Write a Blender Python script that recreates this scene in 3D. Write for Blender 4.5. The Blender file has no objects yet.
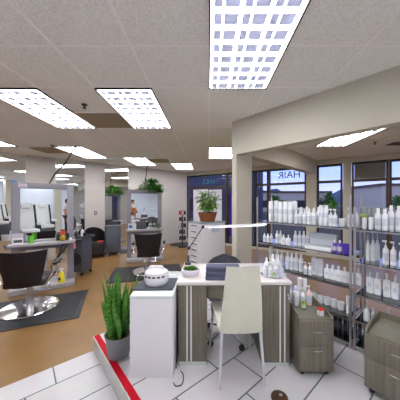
import bpy, bmesh, math, random
from mathutils import Vector, Matrix
random.seed(7)
R = math.radians; PI = math.pi
scn = bpy.context.scene
COL = scn.collection
F = 216.0; U0 = 209.0; V0 = 203.0; EYE = 1.54; PLAT = 0.15; CEIL = 2.77

def P(u, v, z=0.0):                       # point of a level surface at height z
    Y = (EYE - z) * F / (v - V0)
    return Vector(((u - U0) / F * Y, Y, z))
def A(u, Y, z=0.0):
    return Vector(((u - U0) / F * Y, Y, z))
def online(u, p, d):                      # where the sight line u meets the vertical plane p + t d
    k = (u - U0) / F
    t = (k * p[1] - p[0]) / (d[0] - k * d[1])
    return Vector((p[0] + t * d[0], p[1] + t * d[1], 0))

# ------------------------------------------------------------------ materials
MATS = {}
def mat(name, col, rough=0.5, metal=0.0, var=0.0, vscale=20, bump=0.0, spec=0.5, trans=0.0, stretch=None, col2=None, coat=0.0, emit=None, estr=0):
    m = bpy.data.materials.new(name); m.use_nodes = True
    nt = m.node_tree; b = nt.nodes['Principled BSDF']
    b.inputs['Base Color'].default_value = (*col, 1); b.inputs['Roughness'].default_value = rough
    b.inputs['Metallic'].default_value = metal; b.inputs['Specular IOR Level'].default_value = spec
    b.inputs['Transmission Weight'].default_value = trans; b.inputs['Coat Weight'].default_value = coat
    if emit: b.inputs['Emission Color'].default_value = (*emit, 1); b.inputs['Emission Strength'].default_value = estr
    if var or bump or col2:
        tc = nt.nodes.new('ShaderNodeTexCoord'); mp = nt.nodes.new('ShaderNodeMapping')
        if stretch: mp.inputs['Scale'].default_value = stretch
        nt.links.new(tc.outputs['Object'], mp.inputs['Vector'])
        n = nt.nodes.new('ShaderNodeTexNoise'); n.inputs['Scale'].default_value = vscale; n.inputs['Detail'].default_value = 4
        nt.links.new(mp.outputs['Vector'], n.inputs['Vector'])
        if var or col2:
            r = nt.nodes.new('ShaderNodeValToRGB')
            c2 = col2 or tuple(c * (1 - var) for c in col)
            r.color_ramp.elements[0].color = (*c2, 1); r.color_ramp.elements[1].color = (*col, 1)
            r.color_ramp.elements[0].position = 0.35; r.color_ramp.elements[1].position = 0.65
            nt.links.new(n.outputs['Fac'], r.inputs['Fac']); nt.links.new(r.outputs['Color'], b.inputs['Base Color'])
        if bump:
            bp = nt.nodes.new('ShaderNodeBump'); bp.inputs['Strength'].default_value = bump; bp.inputs['Distance'].default_value = 0.01
            nt.links.new(n.outputs['Fac'], bp.inputs['Height']); nt.links.new(bp.outputs['Normal'], b.inputs['Normal'])
    MATS[name] = m
    return m

wall_m = mat('wall_paint', (0.57, 0.54, 0.51), 0.7, var=0.03, vscale=3)
beam_m = mat('beam_paint', (0.60, 0.57, 0.475), 0.7, var=0.03, vscale=3)
back_m = mat('blue_wall_paint', (0.70, 0.76, 0.88), 0.7, var=0.03, vscale=3)
ceil_m = mat('acoustic_tile', (0.94, 0.925, 0.885), 0.9, col2=(0.78, 0.765, 0.73), vscale=85, bump=0.3)
grid_m = mat('ceiling_grid_metal', (0.93, 0.90, 0.88), 0.5)
stain_m = mat('brown_vent', (0.40, 0.32, 0.22), 0.8, var=0.25, vscale=60)
floor_m = mat('tan_floor', (0.275, 0.155, 0.055), 0.33, col2=(0.235, 0.132, 0.048), vscale=3.5, spec=0.35)
base_m = mat('baseboard_paint', (0.55, 0.53, 0.5), 0.4)
frame_brown = mat('brown_window_frame', (0.095, 0.05, 0.022), 0.4, var=0.2, vscale=30)
frame_dark = mat('dark_window_frame', (0.02, 0.02, 0.022), 0.4)
red_m = mat('red_edge_strip', (0.50, 0.004, 0.018), 0.6, spec=0.15)
riser_m = mat('step_tile', (0.58, 0.57, 0.55), 0.35, var=0.12, vscale=8)
white_lam = mat('white_laminate', (0.74, 0.73, 0.77), 0.3, spec=0.4)
top_white = mat('white_desk_top', (0.78, 0.74, 0.73), 0.25)
wood_m = mat('taupe_wood', (0.195, 0.175, 0.135), 0.45, col2=(0.14, 0.122, 0.092), vscale=7, stretch=(9, 9, 0.35))
stripe_m = mat('pale_inlay', (0.72, 0.74, 0.72), 0.3)
chrome = mat('chrome', (0.82, 0.83, 0.85), 0.12, metal=1)
chrome_r = mat('brushed_metal', (0.6, 0.6, 0.63), 0.3, metal=1)
silver_m = mat('grey_station_laminate', (0.28, 0.275, 0.32), 0.35)
silver_l = mat('grey_station_shelf', (0.40, 0.39, 0.42), 0.3)
black_m = mat('black_plastic', (0.015, 0.015, 0.018), 0.4)
dkgrey = mat('dark_grey_plastic', (0.07, 0.075, 0.09), 0.4)
cart_m = mat('slate_grey_plastic', (0.085, 0.088, 0.108), 0.45)
vinyl = mat('dark_brown_vinyl', (0.038, 0.024, 0.03), 0.35, spec=0.5)
vinyl2 = mat('black_vinyl', (0.03, 0.026, 0.027), 0.35)
mat_m = mat('rubber_floor_mat', (0.018, 0.021, 0.027), 0.5, var=0.2, vscale=40, bump=0.1)
cream_m = mat('cream_leather', (0.84, 0.84, 0.74), 0.45, var=0.03, vscale=12, bump=0.05)
legw = mat('pale_metal_leg', (0.66, 0.66, 0.72), 0.3, metal=0.3)
towel_m = mat('slate_blue_towel', (0.11, 0.115, 0.2), 0.95, var=0.25, vscale=90, bump=0.5)
mesh_m = mat('blue_grey_mesh', (0.30, 0.31, 0.37), 0.8, col2=(0.11, 0.115, 0.16), vscale=110)
pot_grey = mat('grey_pot', (0.20, 0.22, 0.235), 0.6, var=0.05)
pot_white = mat('white_ceramic', (0.80, 0.78, 0.84), 0.25)
terra = mat('terracotta_wicker', (0.34, 0.11, 0.035), 0.7, var=0.4, vscale=70, bump=0.6)
soil = mat('brown_soil', (0.07, 0.035, 0.02), 0.9, var=0.4, vscale=60)
leaf1 = mat('snake_leaf', (0.12, 0.36, 0.035), 0.4, col2=(0.02, 0.11, 0.012), vscale=20, stretch=(1, 1, 3))
leaf_y = mat('leaf_tip_yellow', (0.50, 0.42, 0.06), 0.5)
leaf2 = mat('bright_leaf', (0.24, 0.48, 0.04), 0.5, col2=(0.07, 0.24, 0.02), vscale=18)
leaf3 = mat('deep_green_leaf', (0.08, 0.30, 0.02), 0.5, col2=(0.02, 0.13, 0.01), vscale=18)
bottle_w = mat('white_bottle_plastic', (0.86, 0.88, 0.92), 0.3)
bottle_b = mat('pale_blue_bottle', (0.62, 0.68, 0.80), 0.3)
cap_m = mat('pale_cap', (0.86, 0.88, 0.90), 0.3)
label_m = mat('bottle_print', (0.76, 0.79, 0.87), 0.5, var=0.25, vscale=60, stretch=(1, 1, 4))
purple = mat('purple_plastic', (0.12, 0.045, 0.52), 0.35)
pink_m = mat('pink_plastic', (0.85, 0.22, 0.42), 0.4)
ppink = mat('pale_pink_lotion', (0.85, 0.62, 0.60), 0.4)
red_p = mat('red_plastic', (0.75, 0.03, 0.03), 0.4)
yellow_p = mat('yellow_plastic', (0.85, 0.72, 0.03), 0.4)
green_p = mat('green_plastic', (0.16, 0.60, 0.05), 0.35)
orange_p = mat('orange_cloth', (0.80, 0.30, 0.08), 0.8)
blue_p = mat('blue_plastic', (0.05, 0.25, 0.75), 0.4)
paper = mat('white_paper', (0.78, 0.78, 0.82), 0.7)
ink = mat('printed_blue', (0.10, 0.22, 0.42), 0.7, var=0.5, vscale=60)
lpaper = mat('lilac_card', (0.62, 0.56, 0.66), 0.7)
amber = mat('green_jar', (0.30, 0.42, 0.10), 0.35)
rec_w = mat('white_vinyl', (0.78, 0.80, 0.82), 0.4)
skin_m = mat('skin', (0.45, 0.25, 0.17), 0.6)
hair_m = mat('dark_hair', (0.02, 0.015, 0.012), 0.6)
cloth_w = mat('white_shirt', (0.75, 0.76, 0.78), 0.8)
cloth_k = mat('black_trousers', (0.03, 0.03, 0.035), 0.8)
bronze = mat('bronze_cover', (0.10, 0.052, 0.033), 0.4, metal=0.3, var=0.3, vscale=25)
hill_m = mat('far_hills', (0.10, 0.13, 0.22), 0.95, var=0.2, vscale=0.1)
lot_m = mat('asphalt', (0.08, 0.062, 0.045), 0.9, var=0.2, vscale=2)
bldg_m = mat('far_stucco', (0.66, 0.58, 0.48), 0.9)
letter_m = mat('dark_lettering', (0.02, 0.03, 0.05), 0.5)
letter_t = mat('teal_lettering', (0.12, 0.42, 0.45), 0.5)
mirror_m = mat('mirror_glass', (0.80, 0.83, 0.83), 0.015, metal=1)
clear_m = mat('clear_glass', (0.85, 0.92, 0.95), 0.05, trans=0.85)
led_m = mat('led_tube', (0.9, 0.9, 0.9), 0.3, emit=(1, 0.97, 1), estr=0.5)

def thin_glass(name, tint, gl=0.12, rough=0.02):
    m = bpy.data.materials.new(name); m.use_nodes = True; nt = m.node_tree; nt.nodes.clear()
    o = nt.nodes.new('ShaderNodeOutputMaterial'); mx = nt.nodes.new('ShaderNodeMixShader')
    t = nt.nodes.new('ShaderNodeBsdfTransparent'); t.inputs['Color'].default_value = (*tint, 1)
    g = nt.nodes.new('ShaderNodeBsdfGlossy'); g.inputs['Roughness'].default_value = rough
    fr = nt.nodes.new('ShaderNodeLayerWeight'); fr.inputs['Blend'].default_value = gl
    mr = nt.nodes.new('ShaderNodeMath'); mr.operation = 'ADD'; mr.inputs[1].default_value = gl * 0.5
    nt.links.new(fr.outputs['Fresnel'], mr.inputs[0]); nt.links.new(mr.outputs[0], mx.inputs['Fac'])
    nt.links.new(t.outputs[0], mx.inputs[1]); nt.links.new(g.outputs[0], mx.inputs[2]); nt.links.new(mx.outputs[0], o.inputs['Surface'])
    return m
pane_m = thin_glass('window_glass', (0.93, 0.95, 1.0), 0.025)
shelf_m = thin_glass('shelf_glass', (0.70, 0.76, 0.75), 0.34, 0.08)

def brick_mat(name, c1, c2, mortar, ang, bw, rh, ms, rough=0.3, loc=(0, 0, 0)):
    m = bpy.data.materials.new(name); m.use_nodes = True; nt = m.node_tree; b = nt.nodes['Principled BSDF']
    tc = nt.nodes.new('ShaderNodeTexCoord'); mp = nt.nodes.new('ShaderNodeMapping')
    mp.inputs['Rotation'].default_value = (0, 0, -ang); mp.inputs['Location'].default_value = loc
    br = nt.nodes.new('ShaderNodeTexBrick'); br.inputs['Color1'].default_value = (*c1, 1); br.inputs['Color2'].default_value = (*c2, 1)
    br.inputs['Mortar'].default_value = (*mortar, 1); br.inputs['Scale'].default_value = 1
    br.inputs['Brick Width'].default_value = bw; br.inputs['Row Height'].default_value = rh; br.inputs['Mortar Size'].default_value = ms
    br.inputs['Mortar Smooth'].default_value = 0.1; br.offset = 0.33
    nt.links.new(tc.outputs['Object'], mp.inputs['Vector']); nt.links.new(mp.outputs['Vector'], br.inputs['Vector'])
    n = nt.nodes.new('ShaderNodeTexNoise'); n.inputs['Scale'].default_value = 9; n.inputs['Detail'].default_value = 6
    nt.links.new(mp.outputs['Vector'], n.inputs['Vector'])
    mx = nt.nodes.new('ShaderNodeMix'); mx.data_type = 'RGBA'; mx.blend_type = 'MULTIPLY'; mx.inputs[0].default_value = 0.18
    nt.links.new(br.outputs['Color'], mx.inputs[6]); nt.links.new(n.outputs['Color'], mx.inputs[7])
    nt.links.new(mx.outputs[2], b.inputs['Base Color'])
    b.inputs['Roughness'].default_value = rough
    return m
TH = R(41.0)
tile_m = brick_mat('pale_floor_tile', (0.66, 0.65, 0.68), (0.60, 0.59, 0.62), (0.12, 0.12, 0.13), TH, 0.61, 0.305, 0.006, loc=(-0.224, -0.099, 0))

def lamp_mat():
    m = bpy.data.materials.new('lamp_panel'); m.use_nodes = True; nt = m.node_tree; nt.nodes.clear()
    o = nt.nodes.new('ShaderNodeOutputMaterial'); e_ = nt.nodes.new('ShaderNodeEmission')
    e_.inputs['Color'].default_value = (1.0, 0.98, 0.99, 1); e_.inputs['Strength'].default_value = LAMP
    nt.links.new(e_.outputs[0], o.inputs['Surface']); return m
louvre_m = mat('louvre_metal', (0.60, 0.62, 0.72), 0.5)
_nt = louvre_m.node_tree; _tr = _nt.nodes.new('ShaderNodeBsdfTranslucent'); _tr.inputs['Color'].default_value = (0.085, 0.09, 0.11, 1)
_ad = _nt.nodes.new('ShaderNodeAddShader'); _o = _nt.nodes['Material Output']
_nt.links.new(_nt.nodes['Principled BSDF'].outputs[0], _ad.inputs[0]); _nt.links.new(_tr.outputs[0], _ad.inputs[1]); _nt.links.new(_ad.outputs[0], _o.inputs['Surface'])
LAMP = 7.0
lamp_m = lamp_mat()

# ------------------------------------------------------------------ mesh helpers
def T(x=0, y=0, z=0): return Matrix.Translation((x, y, z))
def RZ(a): return Matrix.Rotation(a, 4, 'Z')
def RX(a): return Matrix.Rotation(a, 4, 'X')
def RY(a): return Matrix.Rotation(a, 4, 'Y')

class MB:
    def __init__(s): s.bm = bmesh.new(); s.mats = []
    def _fin(s, verts, M, mi, smooth):
        if M is not None: bmesh.ops.transform(s.bm, matrix=M, verts=verts)
        fs = set(f for v in verts for f in v.link_faces)
        for f in fs: f.material_index = mi; f.smooth = smooth
    def box(s, x0, x1, y0, y1, z0, z1, M=None, bev=0.0, mi=0, seg=2):
        r = bmesh.ops.create_cube(s.bm, size=1)
        vs = r['verts']
        bmesh.ops.transform(s.bm, matrix=T((x0+x1)/2, (y0+y1)/2, (z0+z1)/2) @ Matrix.Diagonal((abs(x1-x0), abs(y1-y0), abs(z1-z0), 1)), verts=vs)
        if bev:
            es = list(set(e for v in vs for e in v.link_edges))
            rr = bmesh.ops.bevel(s.bm, geom=es, offset=bev, segments=seg, profile=0.5, affect='EDGES')
            vs = list(set(v for f in rr['faces'] for v in f.verts) | set(v for v in vs if v.is_valid))
        s._fin(vs, M, mi, bool(bev)); return s
    def lathe(s, prof, M=None, n=20, mi=0, smooth=True, sx=1, sy=1):
        rings = []; vs = []
        for r, z in prof:
            if r <= 1e-6: ring = [s.bm.verts.new((0, 0, z))]
            else: ring = [s.bm.verts.new((sx*r*math.cos(2*PI*i/n), sy*r*math.sin(2*PI*i/n), z)) for i in range(n)]
            rings.append(ring); vs += ring
        for a, b in zip(rings[:-1], rings[1:]):
            for i in range(n):
                j = (i+1) % n
                try:
                    if len(a) == 1 and len(b) > 1: s.bm.faces.new((a[0], b[j], b[i]))
                    elif len(b) == 1 and len(a) > 1: s.bm.faces.new((a[i], a[j], b[0]))
                    elif len(a) > 1: s.bm.faces.new((a[i], a[j], b[j], b[i]))
                except ValueError: pass
        if len(rings[0]) > 1: s.bm.faces.new(list(reversed(rings[0])))
        if len(rings[-1]) > 1: s.bm.faces.new(rings[-1])
        s._fin(vs, M, mi, smooth); return s
    def cyl(s, r, z0, z1, M=None, n=16, mi=0, sx=1, sy=1): return s.lathe([(r, z0), (r, z1)], M, n, mi, True, sx, sy)
    def rod(s, a, b, r, n=8, r2=None, mi=0):
        a = Vector(a); b = Vector(b); d = b - a
        M = T(*a) @ d.to_track_quat('Z', 'Y').to_matrix().to_4x4()
        return s.lathe([(r, 0), (r if r2 is None else r2, d.length)], M, n, mi)
    def tube(s, pts, r, n=8, mi=0):
        pts = [Vector(p) for p in pts]; rings = []; vs = []
        for i, p in enumerate(pts):
            d = (pts[min(i+1, len(pts)-1)] - pts[max(i-1, 0)]).normalized()
            q = d.to_track_quat('Z', 'Y')
            if i and q.dot(lastq) < 0: q.negate()
            lastq = q
            rr = r[i] if isinstance(r, (list, tuple)) else r
            if i == 0: side = q @ Vector((1, 0, 0))
            side = (side - d * side.dot(d)).normalized(); up = d.cross(side)
            ring = [s.bm.verts.new(p + rr*(math.cos(2*PI*k/n)*side + math.sin(2*PI*k/n)*up)) for k in range(n)]
            rings.append(ring); vs += ring
        for a, b in zip(rings[:-1], rings[1:]):
            for i in range(n): s.bm.faces.new((a[i], a[(i+1) % n], b[(i+1) % n], b[i]))
        s.bm.faces.new(list(reversed(rings[0]))); s.bm.faces.new(rings[-1])
        s._fin(vs, None, mi, True); return s
    def prism(s, pts, z0, z1, M=None, mi=0, bev=0.0):      # outline in x,y pushed from z0 to z1
        a = [s.bm.verts.new((p[0], p[1], z0)) for p in pts]; b = [s.bm.verts.new((p[0], p[1], z1)) for p in pts]
        n = len(pts); s.bm.faces.new(list(reversed(a))); s.bm.faces.new(b)
        for i in range(n): s.bm.faces.new((a[i], a[(i+1) % n], b[(i+1) % n], b[i]))
        vs = a + b
        if bev:
            es = list(set(e for v in vs for e in v.link_edges))
            rr = bmesh.ops.bevel(s.bm, geom=es, offset=bev, segments=2, profile=0.5, affect='EDGES')
            vs = list(set(v for f in rr['faces'] for v in f.verts) | set(v for v in vs if v.is_valid))
        s._fin(vs, M, mi, bool(bev)); return s
    def leaf(s, base, dirv, up, L, w, bend=0.3, n=5, mi=0, thick=0.0, tipmi=None):
        base = Vector(base); d = Vector(dirv).normalized(); up = Vector(up)
        side = d.cross(up)
        if side.length < 1e-3: side = d.cross(Vector((1, 0, 0)))
        side.normalize(); nrm = side.cross(d).normalized()
        prev = None; vs = []
        for i in range(n+1):
            t = i/n; c = base + d*(L*t) - nrm*0 + Vector((0, 0, -bend*L*t*t))
            ww = w*math.sin(PI*(0.12+0.88*t))**0.8 if t < 1 else 0.0
            l = s.bm.verts.new(c - side*ww/2); m_ = s.bm.verts.new(c - nrm*ww*0.15 ); r_ = s.bm.verts.new(c + side*ww/2)
            vs += [l, m_, r_]
            if prev:
                for q in ((prev[0], prev[1], m_, l), (prev[1], prev[2], r_, m_)):
                    try: f = s.bm.faces.new(q); f.material_index = mi; f.smooth = True
                    except ValueError: pass
            prev = (l, m_, r_)
        return s
    def grid_surf(s, fn, nu, nv, mi=0, thick=0.0):
        V = [[s.bm.verts.new(fn(i/nu, j/nv)) for j in range(nv+1)] for i in range(nu+1)]
        for i in range(nu):
            for j in range(nv):
                f = s.bm.faces.new((V[i][j], V[i+1][j], V[i+1][j+1], V[i][j+1])); f.smooth = True; f.material_index = mi
        if thick:
            bmesh.ops.solidify(s.bm, geom=s.bm.faces[:], thickness=thick)
        return s
    def build(s, name, m, parent=None, loc=None, rot=None):
        bmesh.ops.recalc_face_normals(s.bm, faces=s.bm.faces[:])
        me = bpy.data.meshes.new(name); s.bm.to_mesh(me); s.bm.free()
        for mm in (m if isinstance(m, (list, tuple)) else [m]): me.materials.append(mm)
        try: me.set_sharp_from_angle(angle=R(38))
        except Exception: pass
        o = bpy.data.objects.new(name, me); COL.objects.link(o)
        if parent is not None: o.parent = parent
        if loc is not None: o.location = loc
        if rot is not None: o.rotation_euler = (0, 0, rot)
        return o

def tag(o, label, cat, group=None, kind=None):
    o['label'] = label; o['category'] = cat
    if group: o['group'] = group
    if kind: o['kind'] = kind
    return o
def thing(name, label, cat, loc=(0, 0, 0), rz=0, group=None):
    o = bpy.data.objects.new(name, None); COL.objects.link(o); o.empty_display_size = 0.05
    o.location = loc; o.rotation_euler = (0, 0, rz); return tag(o, label, cat, group)
def struct(o, label=None):
    o['kind'] = 'structure'
    if label: o['label'] = label
    return o
def kids(o): return [c for c in COL.objects if c.parent == o]
def copy_tree(o, parent=None):
    ch = kids(o)
    c = o.copy(); COL.objects.link(c)
    if parent is not None: c.parent = parent
    for k in ch: copy_tree(k, c)
    return c

d = Vector((math.cos(TH), math.sin(TH), 0)); e = Vector((math.sin(TH), -math.cos(TH), 0))

# ------------------------------------------------------------------ setting
WA0 = Vector((-5.03, 5.21, 0)); WC = Vector((-0.90, 8.78, 0)); WB1 = Vector((4.65, 5.26, 0))
da = (WC - WA0).normalized(); na = Vector((da.y, -da.x, 0)); ang_a = math.atan2(da.y, da.x)
dw = (WB1 - WC).normalized(); nw = Vector((dw.y, -dw.x, 0)); ang_w = math.atan2(dw.y, dw.x)
WAL = WA0 - da * 3.0
WBR = WB1 + dw * 0.7
YB = -2.6
# tan floor
room = [(WAL.x, WAL.y), (WC.x, WC.y), (WBR.x, WBR.y), (WBR.x, YB), (WAL.x, YB)]
b = MB(); b.prism(room, -0.1, 0.0); struct(b.build('floor', floor_m))
# step corner
C0 = P(94, 336.5, PLAT); C0.z = 0
edge_r = (P(131, 400, PLAT) - P(94, 336.5, PLAT)); edge_r.z = 0; edge_r.normalize()
ext = d
# lower tile floor: camera side of the line through C0 along d
lowtile = [C0 - ext*0.0, C0 - ext*5.2 , Vector((C0.x-ext.x*5.2, YB+0.02, 0)), Vector((4.0, YB+0.02, 0)), C0 + edge_r*3.2 ]
b = MB(); b.prism([(p.x, p.y) for p in [C0 + e*0.0, C0 - d*4.6, Vector((C0.x-d.x*4.6, YB+0.01, 0)), Vector((WBR.x-0.02, YB+0.01, 0)), Vector((WBR.x-0.02, -0.6, 0)), C0 + edge_r*3.6]], 0.0, 0.006)
struct(b.build('floor_tile', tile_m))
# platform
SH = Vector(P(352, 349.5, PLAT)); SH.z = 0          # front foot of the shared rack post
SD = 0.36                                            # rack depth
back_d = (SH - C0).dot(d) + SD + 0.12
plat = [C0, C0 + d*back_d, C0 + d*back_d + e*6.0, C0 + edge_r*5.2]
plat = [C0, C0 + d*back_d, C0 + d*back_d + e*3.3, Vector((WBR.x-0.05, -0.2, 0)), Vector((WBR.x-0.05, -0.8, 0)), C0 + edge_r*4.0]
b = MB(); b.prism([(p.x, p.y) for p in plat], 0.0, PLAT); struct(b.build('floor_platform', tile_m))
nl = Vector((-edge_r.y, edge_r.x, 0))                # into the platform?
if nl.dot(d) < 0: nl = -nl
q = [C0, C0 + edge_r*4.0, C0 + edge_r*4.0 + nl*0.052, C0 + nl*0.052]
b = MB(); b.prism([(p.x, p.y) for p in q], PLAT, PLAT+0.004); struct(b.build('trim_1', red_m), 'red strip along the edge of the raised tiled floor')
q = [C0 - nl*0.010, C0 + edge_r*4.0 - nl*0.010, C0 + edge_r*4.0 - nl*0.001, C0 - nl*0.001]
b = MB(); b.prism([(p.x, p.y) for p in q], 0.006, PLAT+0.002); struct(b.build('trim_2', riser_m), 'pale riser of the step')

# ceiling, grid bars
b = MB(); b.prism(room, CEIL, CEIL+0.1); struct(b.build('ceiling', ceil_m))
b = MB()
G0x, G0y, GS = 0.0, 1.69, 0.61
i = -13
while G0x + i*GS < 6.0:
    x = G0x + i*GS
    ya, yb = YB, 9.0
    # clip to the room (walls A and W)
    if x < WC.x: yb = WA0.y + (x - WA0.x)*da.y/da.x
    else: yb = WC.y + (x - WC.x)*dw.y/dw.x
    if x > WAL.x+0.02 and x < WBR.x-0.02: b.box(x-0.012, x+0.012, ya, yb-0.02, CEIL-0.004, CEIL+0.001)
    i += 1
j = -7
while G0y + j*GS < 8.7:
    y = G0y + j*GS
    xa = WAL.x + 0.02 if y < WAL.y else WA0.x + (y - WA0.y)*da.x/da.y
    xb = WBR.x - 0.02 if y < WBR.y else WC.x + (y - WC.y)*dw.x/dw.y
    if xb - xa > 0.3: b.box(xa+0.02, xb-0.02, y-0.011, y+0.011, CEIL-0.003, CEIL+0.001)
    j += 1
struct(b.build('trim_3', grid_m), 'metal grid of the suspended ceiling')

# walls
def wallbox(name, p0, p1, z0, z1, n, thick, m, back=True):
    dd = (p1 - p0); L = dd.length; a = math.atan2(dd.y, dd.x)
    b = MB(); b.box(0, L, (0 if back else -thick), (thick if back else 0), z0, z1)
    o = b.build(name, m, loc=(p0.x, p0.y, 0), rot=a); return o
struct(wallbox('wall_left', WAL, WC, 0, CEIL, None, 0.15, wall_m))
struct(wallbox('baseboard_left', WAL - na*-0.012, WC + na*0.012, 0, 0.10, None, 0.012, base_m))
b = MB(); b.box(WAL.x-0.15, WBR.x+0.15, YB-0.15, YB, 0, CEIL); struct(b.build('wall_back', back_m))
b = MB(); b.box(WAL.x-0.15, WAL.x, YB, WAL.y+0.1, 0, CEIL); struct(b.build('wall_west', wall_m))
b = MB(); b.box(WBR.x, WBR.x+0.15, YB, WBR.y, 0, CEIL); struct(b.build('wall_right', wall_m))

# full height mirror panels on wall A
def wa(u): return online(u, WA0, da)
names = ['tall frameless mirror panel at the far left of the salon wall', 'tall frameless mirror panel between the two wall piers, behind the left trolley', 'narrow tall frameless mirror panel behind the small grey cabinet']
for (u0, u1), lb in zip(((-25, 25.5), (56, 84.5), (105, 128)), names):
    p0, p1 = wa(u0), wa(u1); L = (p1-p0).length
    t = thing('wall_mirror', lb, 'mirror', (p0 + na*0.0), ang_a, 'mirror panels on the salon wall')
    b = MB(); b.box(0, L, -0.012, -0.001, 0.12, CEIL-0.01); b.build('mirror_pane', mirror_m, t)
    b = MB(); b.box(-0.012, 0, -0.016, -0.001, 0.12, CEIL-0.01); b.box(L, L+0.012, -0.016, -0.001, 0.12, CEIL-0.01); b.box(-0.012, L+0.012, -0.02, -0.001, 0.10, 0.12)
    b.build('edge_trim', chrome_r, t)
# power outlet on the pier
p = wa(95.5)
t = thing('light_switch', 'small grey switch plate on the pale wall pier', 'switch', (p.x, p.y, EYE-(213-V0)*p.y/F), ang_a)
b = MB(); b.box(-0.035, 0.035, -0.008, -0.0005, -0.055, 0.055, bev=0.002); b.build('plate', dkgrey, t)
b = MB(); b.box(-0.01, 0.01, -0.013, -0.008, -0.02, 0.02); b.build('toggle', cap_m, t)

# window wall
def ww(u): return online(u, WC, dw)
ZT = EYE + 0.60                                   # transom height
Zh = CEIL - 0.14
def sx(u): return (ww(u) - WC).dot(dw)
WM = Matrix.Translation(WC) @ RZ(ang_w)
LW = (WBR - WC).length
b = MB(); b.box(0, LW, 0, 0.15, Zh, CEIL); b.box(0, LW, 0, 0.15, 0, 0.08); struct(b.build('wall_front', beam_m, loc=WC, rot=ang_w))
b = MB(); b.box(sx(306.5), sx(316.5), -0.06, 0.2, 0, CEIL); b.box(sx(343), sx(351.3), -0.06, 0.2, 0, CEIL)
struct(b.build('wall_front_piers', beam_m, loc=WC, rot=ang_w))
wins = [(sx(187), sx(226), frame_brown), (sx(226)+.02, sx(255), frame_dark), (sx(255)+.01, sx(268), frame_dark), (sx(268)+.01, sx(306.5)-.01, frame_brown), (sx(316.5)+.01, sx(343)-.01, frame_dark), (sx(351.3)+.01, sx(389), frame_brown), (sx(389)+.01, LW-0.02, frame_brown)]
WO = []
for k, (s0, s1, fm) in enumerate(wins):
    w = 0.05
    b = MB()
    b.box(s0, s0+w, 0.03, 0.11, 0.08, Zh); b.box(s1-w, s1, 0.03, 0.11, 0.08, Zh)
    b.box(s0+w, s1-w, 0.03, 0.11, Zh-0.06, Zh, mi=1); b.box(s0+w, s1-w, 0.03, 0.11, 0.08, 0.14)
    b.box(s0+w, s1-w, 0.03, 0.11, ZT-0.035, ZT+0.035, mi=2)
    o = struct(b.build('window_%d' % (k+1), [fm, frame_dark, frame_brown], loc=WC, rot=ang_w)); WO.append(o)
    b = MB(); b.box(s0+w, s1-w, 0.066, 0.074, 0.14, ZT-0.035); b.box(s0+w, s1-w, 0.066, 0.074, ZT+0.035, Zh-0.06)
    g = b.build('window_glass', pane_m, o)
# blind headers in the far right window: dark roller band
def text(name, body, size, m, M, label, extr=0.001):
    c = bpy.data.curves.new(name, 'FONT'); c.body = body; c.size = size; c.extrude = extr; c.align_x = 'CENTER'; c.align_y = 'CENTER'
    o = bpy.data.objects.new('tmp', c); COL.objects.link(o)
    dg = bpy.context.evaluated_depsgraph_get(); me = bpy.data.meshes.new_from_object(o.evaluated_get(dg)); me.name = name
    bpy.data.objects.remove(o); me.transform(M); me.materials.append(m)
    o = bpy.data.objects.new(name, me); COL.objects.link(o); return tag(o, label, 'sign')
p = ww(288.5); s = sx(288.5)
lM = lambda s, z: Matrix.Translation(WC) @ RZ(ang_w) @ T(s, 0.076, z) @ RZ(PI) @ RX(PI/2)
text('window_lettering', 'HAIR', 0.30, letter_m, lM(s, EYE + (V0-174.8)*p.y/F), 'dark HAIR lettering on the upper window, read from behind')
p = ww(209); s = sx(209)
text('window_lettering', 'NAILS', 0.26, letter_t, lM(s, EYE + (V0-181.5)*p.y/F), 'faint teal NAILS lettering on the far upper window, read from behind')
# white posters on the far window
for (u0, u1, v0, v1, lb) in ((192.5, 207, 189.5, 226, 'tall white poster taped to the far window behind the bushy potted plant'), (208, 221, 189.5, 226, 'white poster on the far window, beside the dark door frame')):
    s0, s1 = sx(u0), sx(u1); Y = ww((u0+u1)/2).y
    z1 = min(ZT-0.04, EYE+(V0-v0)*Y/F); z0 = EYE-(v1-V0)*Y/F
    b = MB(); b.box(s0, s1, 0.055, 0.064, z0, z1); b.box(s0+0.12, s1-0.1, 0.052, 0.055, z0+0.9, z1-0.25, mi=1)
    tag(b.build('poster', [paper, lpaper], loc=WC, rot=ang_w), lb, 'poster')
s0, s1 = sx(351.3)+0.07, sx(389)-0.06
b = MB(); b.box(s0, s1, 0.045, 0.052, ZT+0.045, Zh-0.065); bl = b.build('window_blind', mat('grey_blind', (0.20, 0.20, 0.19), 0.8), loc=WC, rot=ang_w); tag(bl, 'grey roller blind drawn down over the upper pane right of the front pier', 'blind')
b = MB(); b.box(s0, s1, 0.040, 0.056, ZT+0.036, ZT+0.0445); b.build('hem_bar', chrome_r, bl)
# purple banner strip outside
s = sx(229)
b = MB(); b.box(s-0.07, s+0.09, 0.14, 0.16, 0.32, 1.9); tag(b.build('door_banner', purple, loc=WC, rot=ang_w), 'narrow purple banner standing in the dark doorway left of the pale column', 'banner')

# beam and column
BP = P(232, 122, 0); 
Bc = Vector(((232-U0)/F*((CEIL-EYE)*F/81), (CEIL-EYE)*F/81, 0))
eb = Vector((1, -1, 0)).normalized(); db = Vector((1, 1, 0)).normalized()
angb = math.atan2(eb.y, eb.x)
ZB = EYE + 0.725
b = MB(); b.box(0, 3.6, 0, 0.13, ZB, CEIL); b.box(0, 0.085, 0.13, 0.40, ZB, CEIL); struct(b.build('wall_beam', beam_m, loc=Bc, rot=angb))
b = MB(); b.box(0, 0.085, 0, 0.40, 0, ZB); struct(b.build('wall_column', beam_m, loc=Bc, rot=angb))
B2 = Bc + db*0.40 + eb*0.02
Lb2 = 3.75
b = MB(); b.box(0, Lb2, 0, 0.2, EYE+0.85, CEIL)
s2 = Vector((B2.x, B2.y, 0)); 
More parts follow.
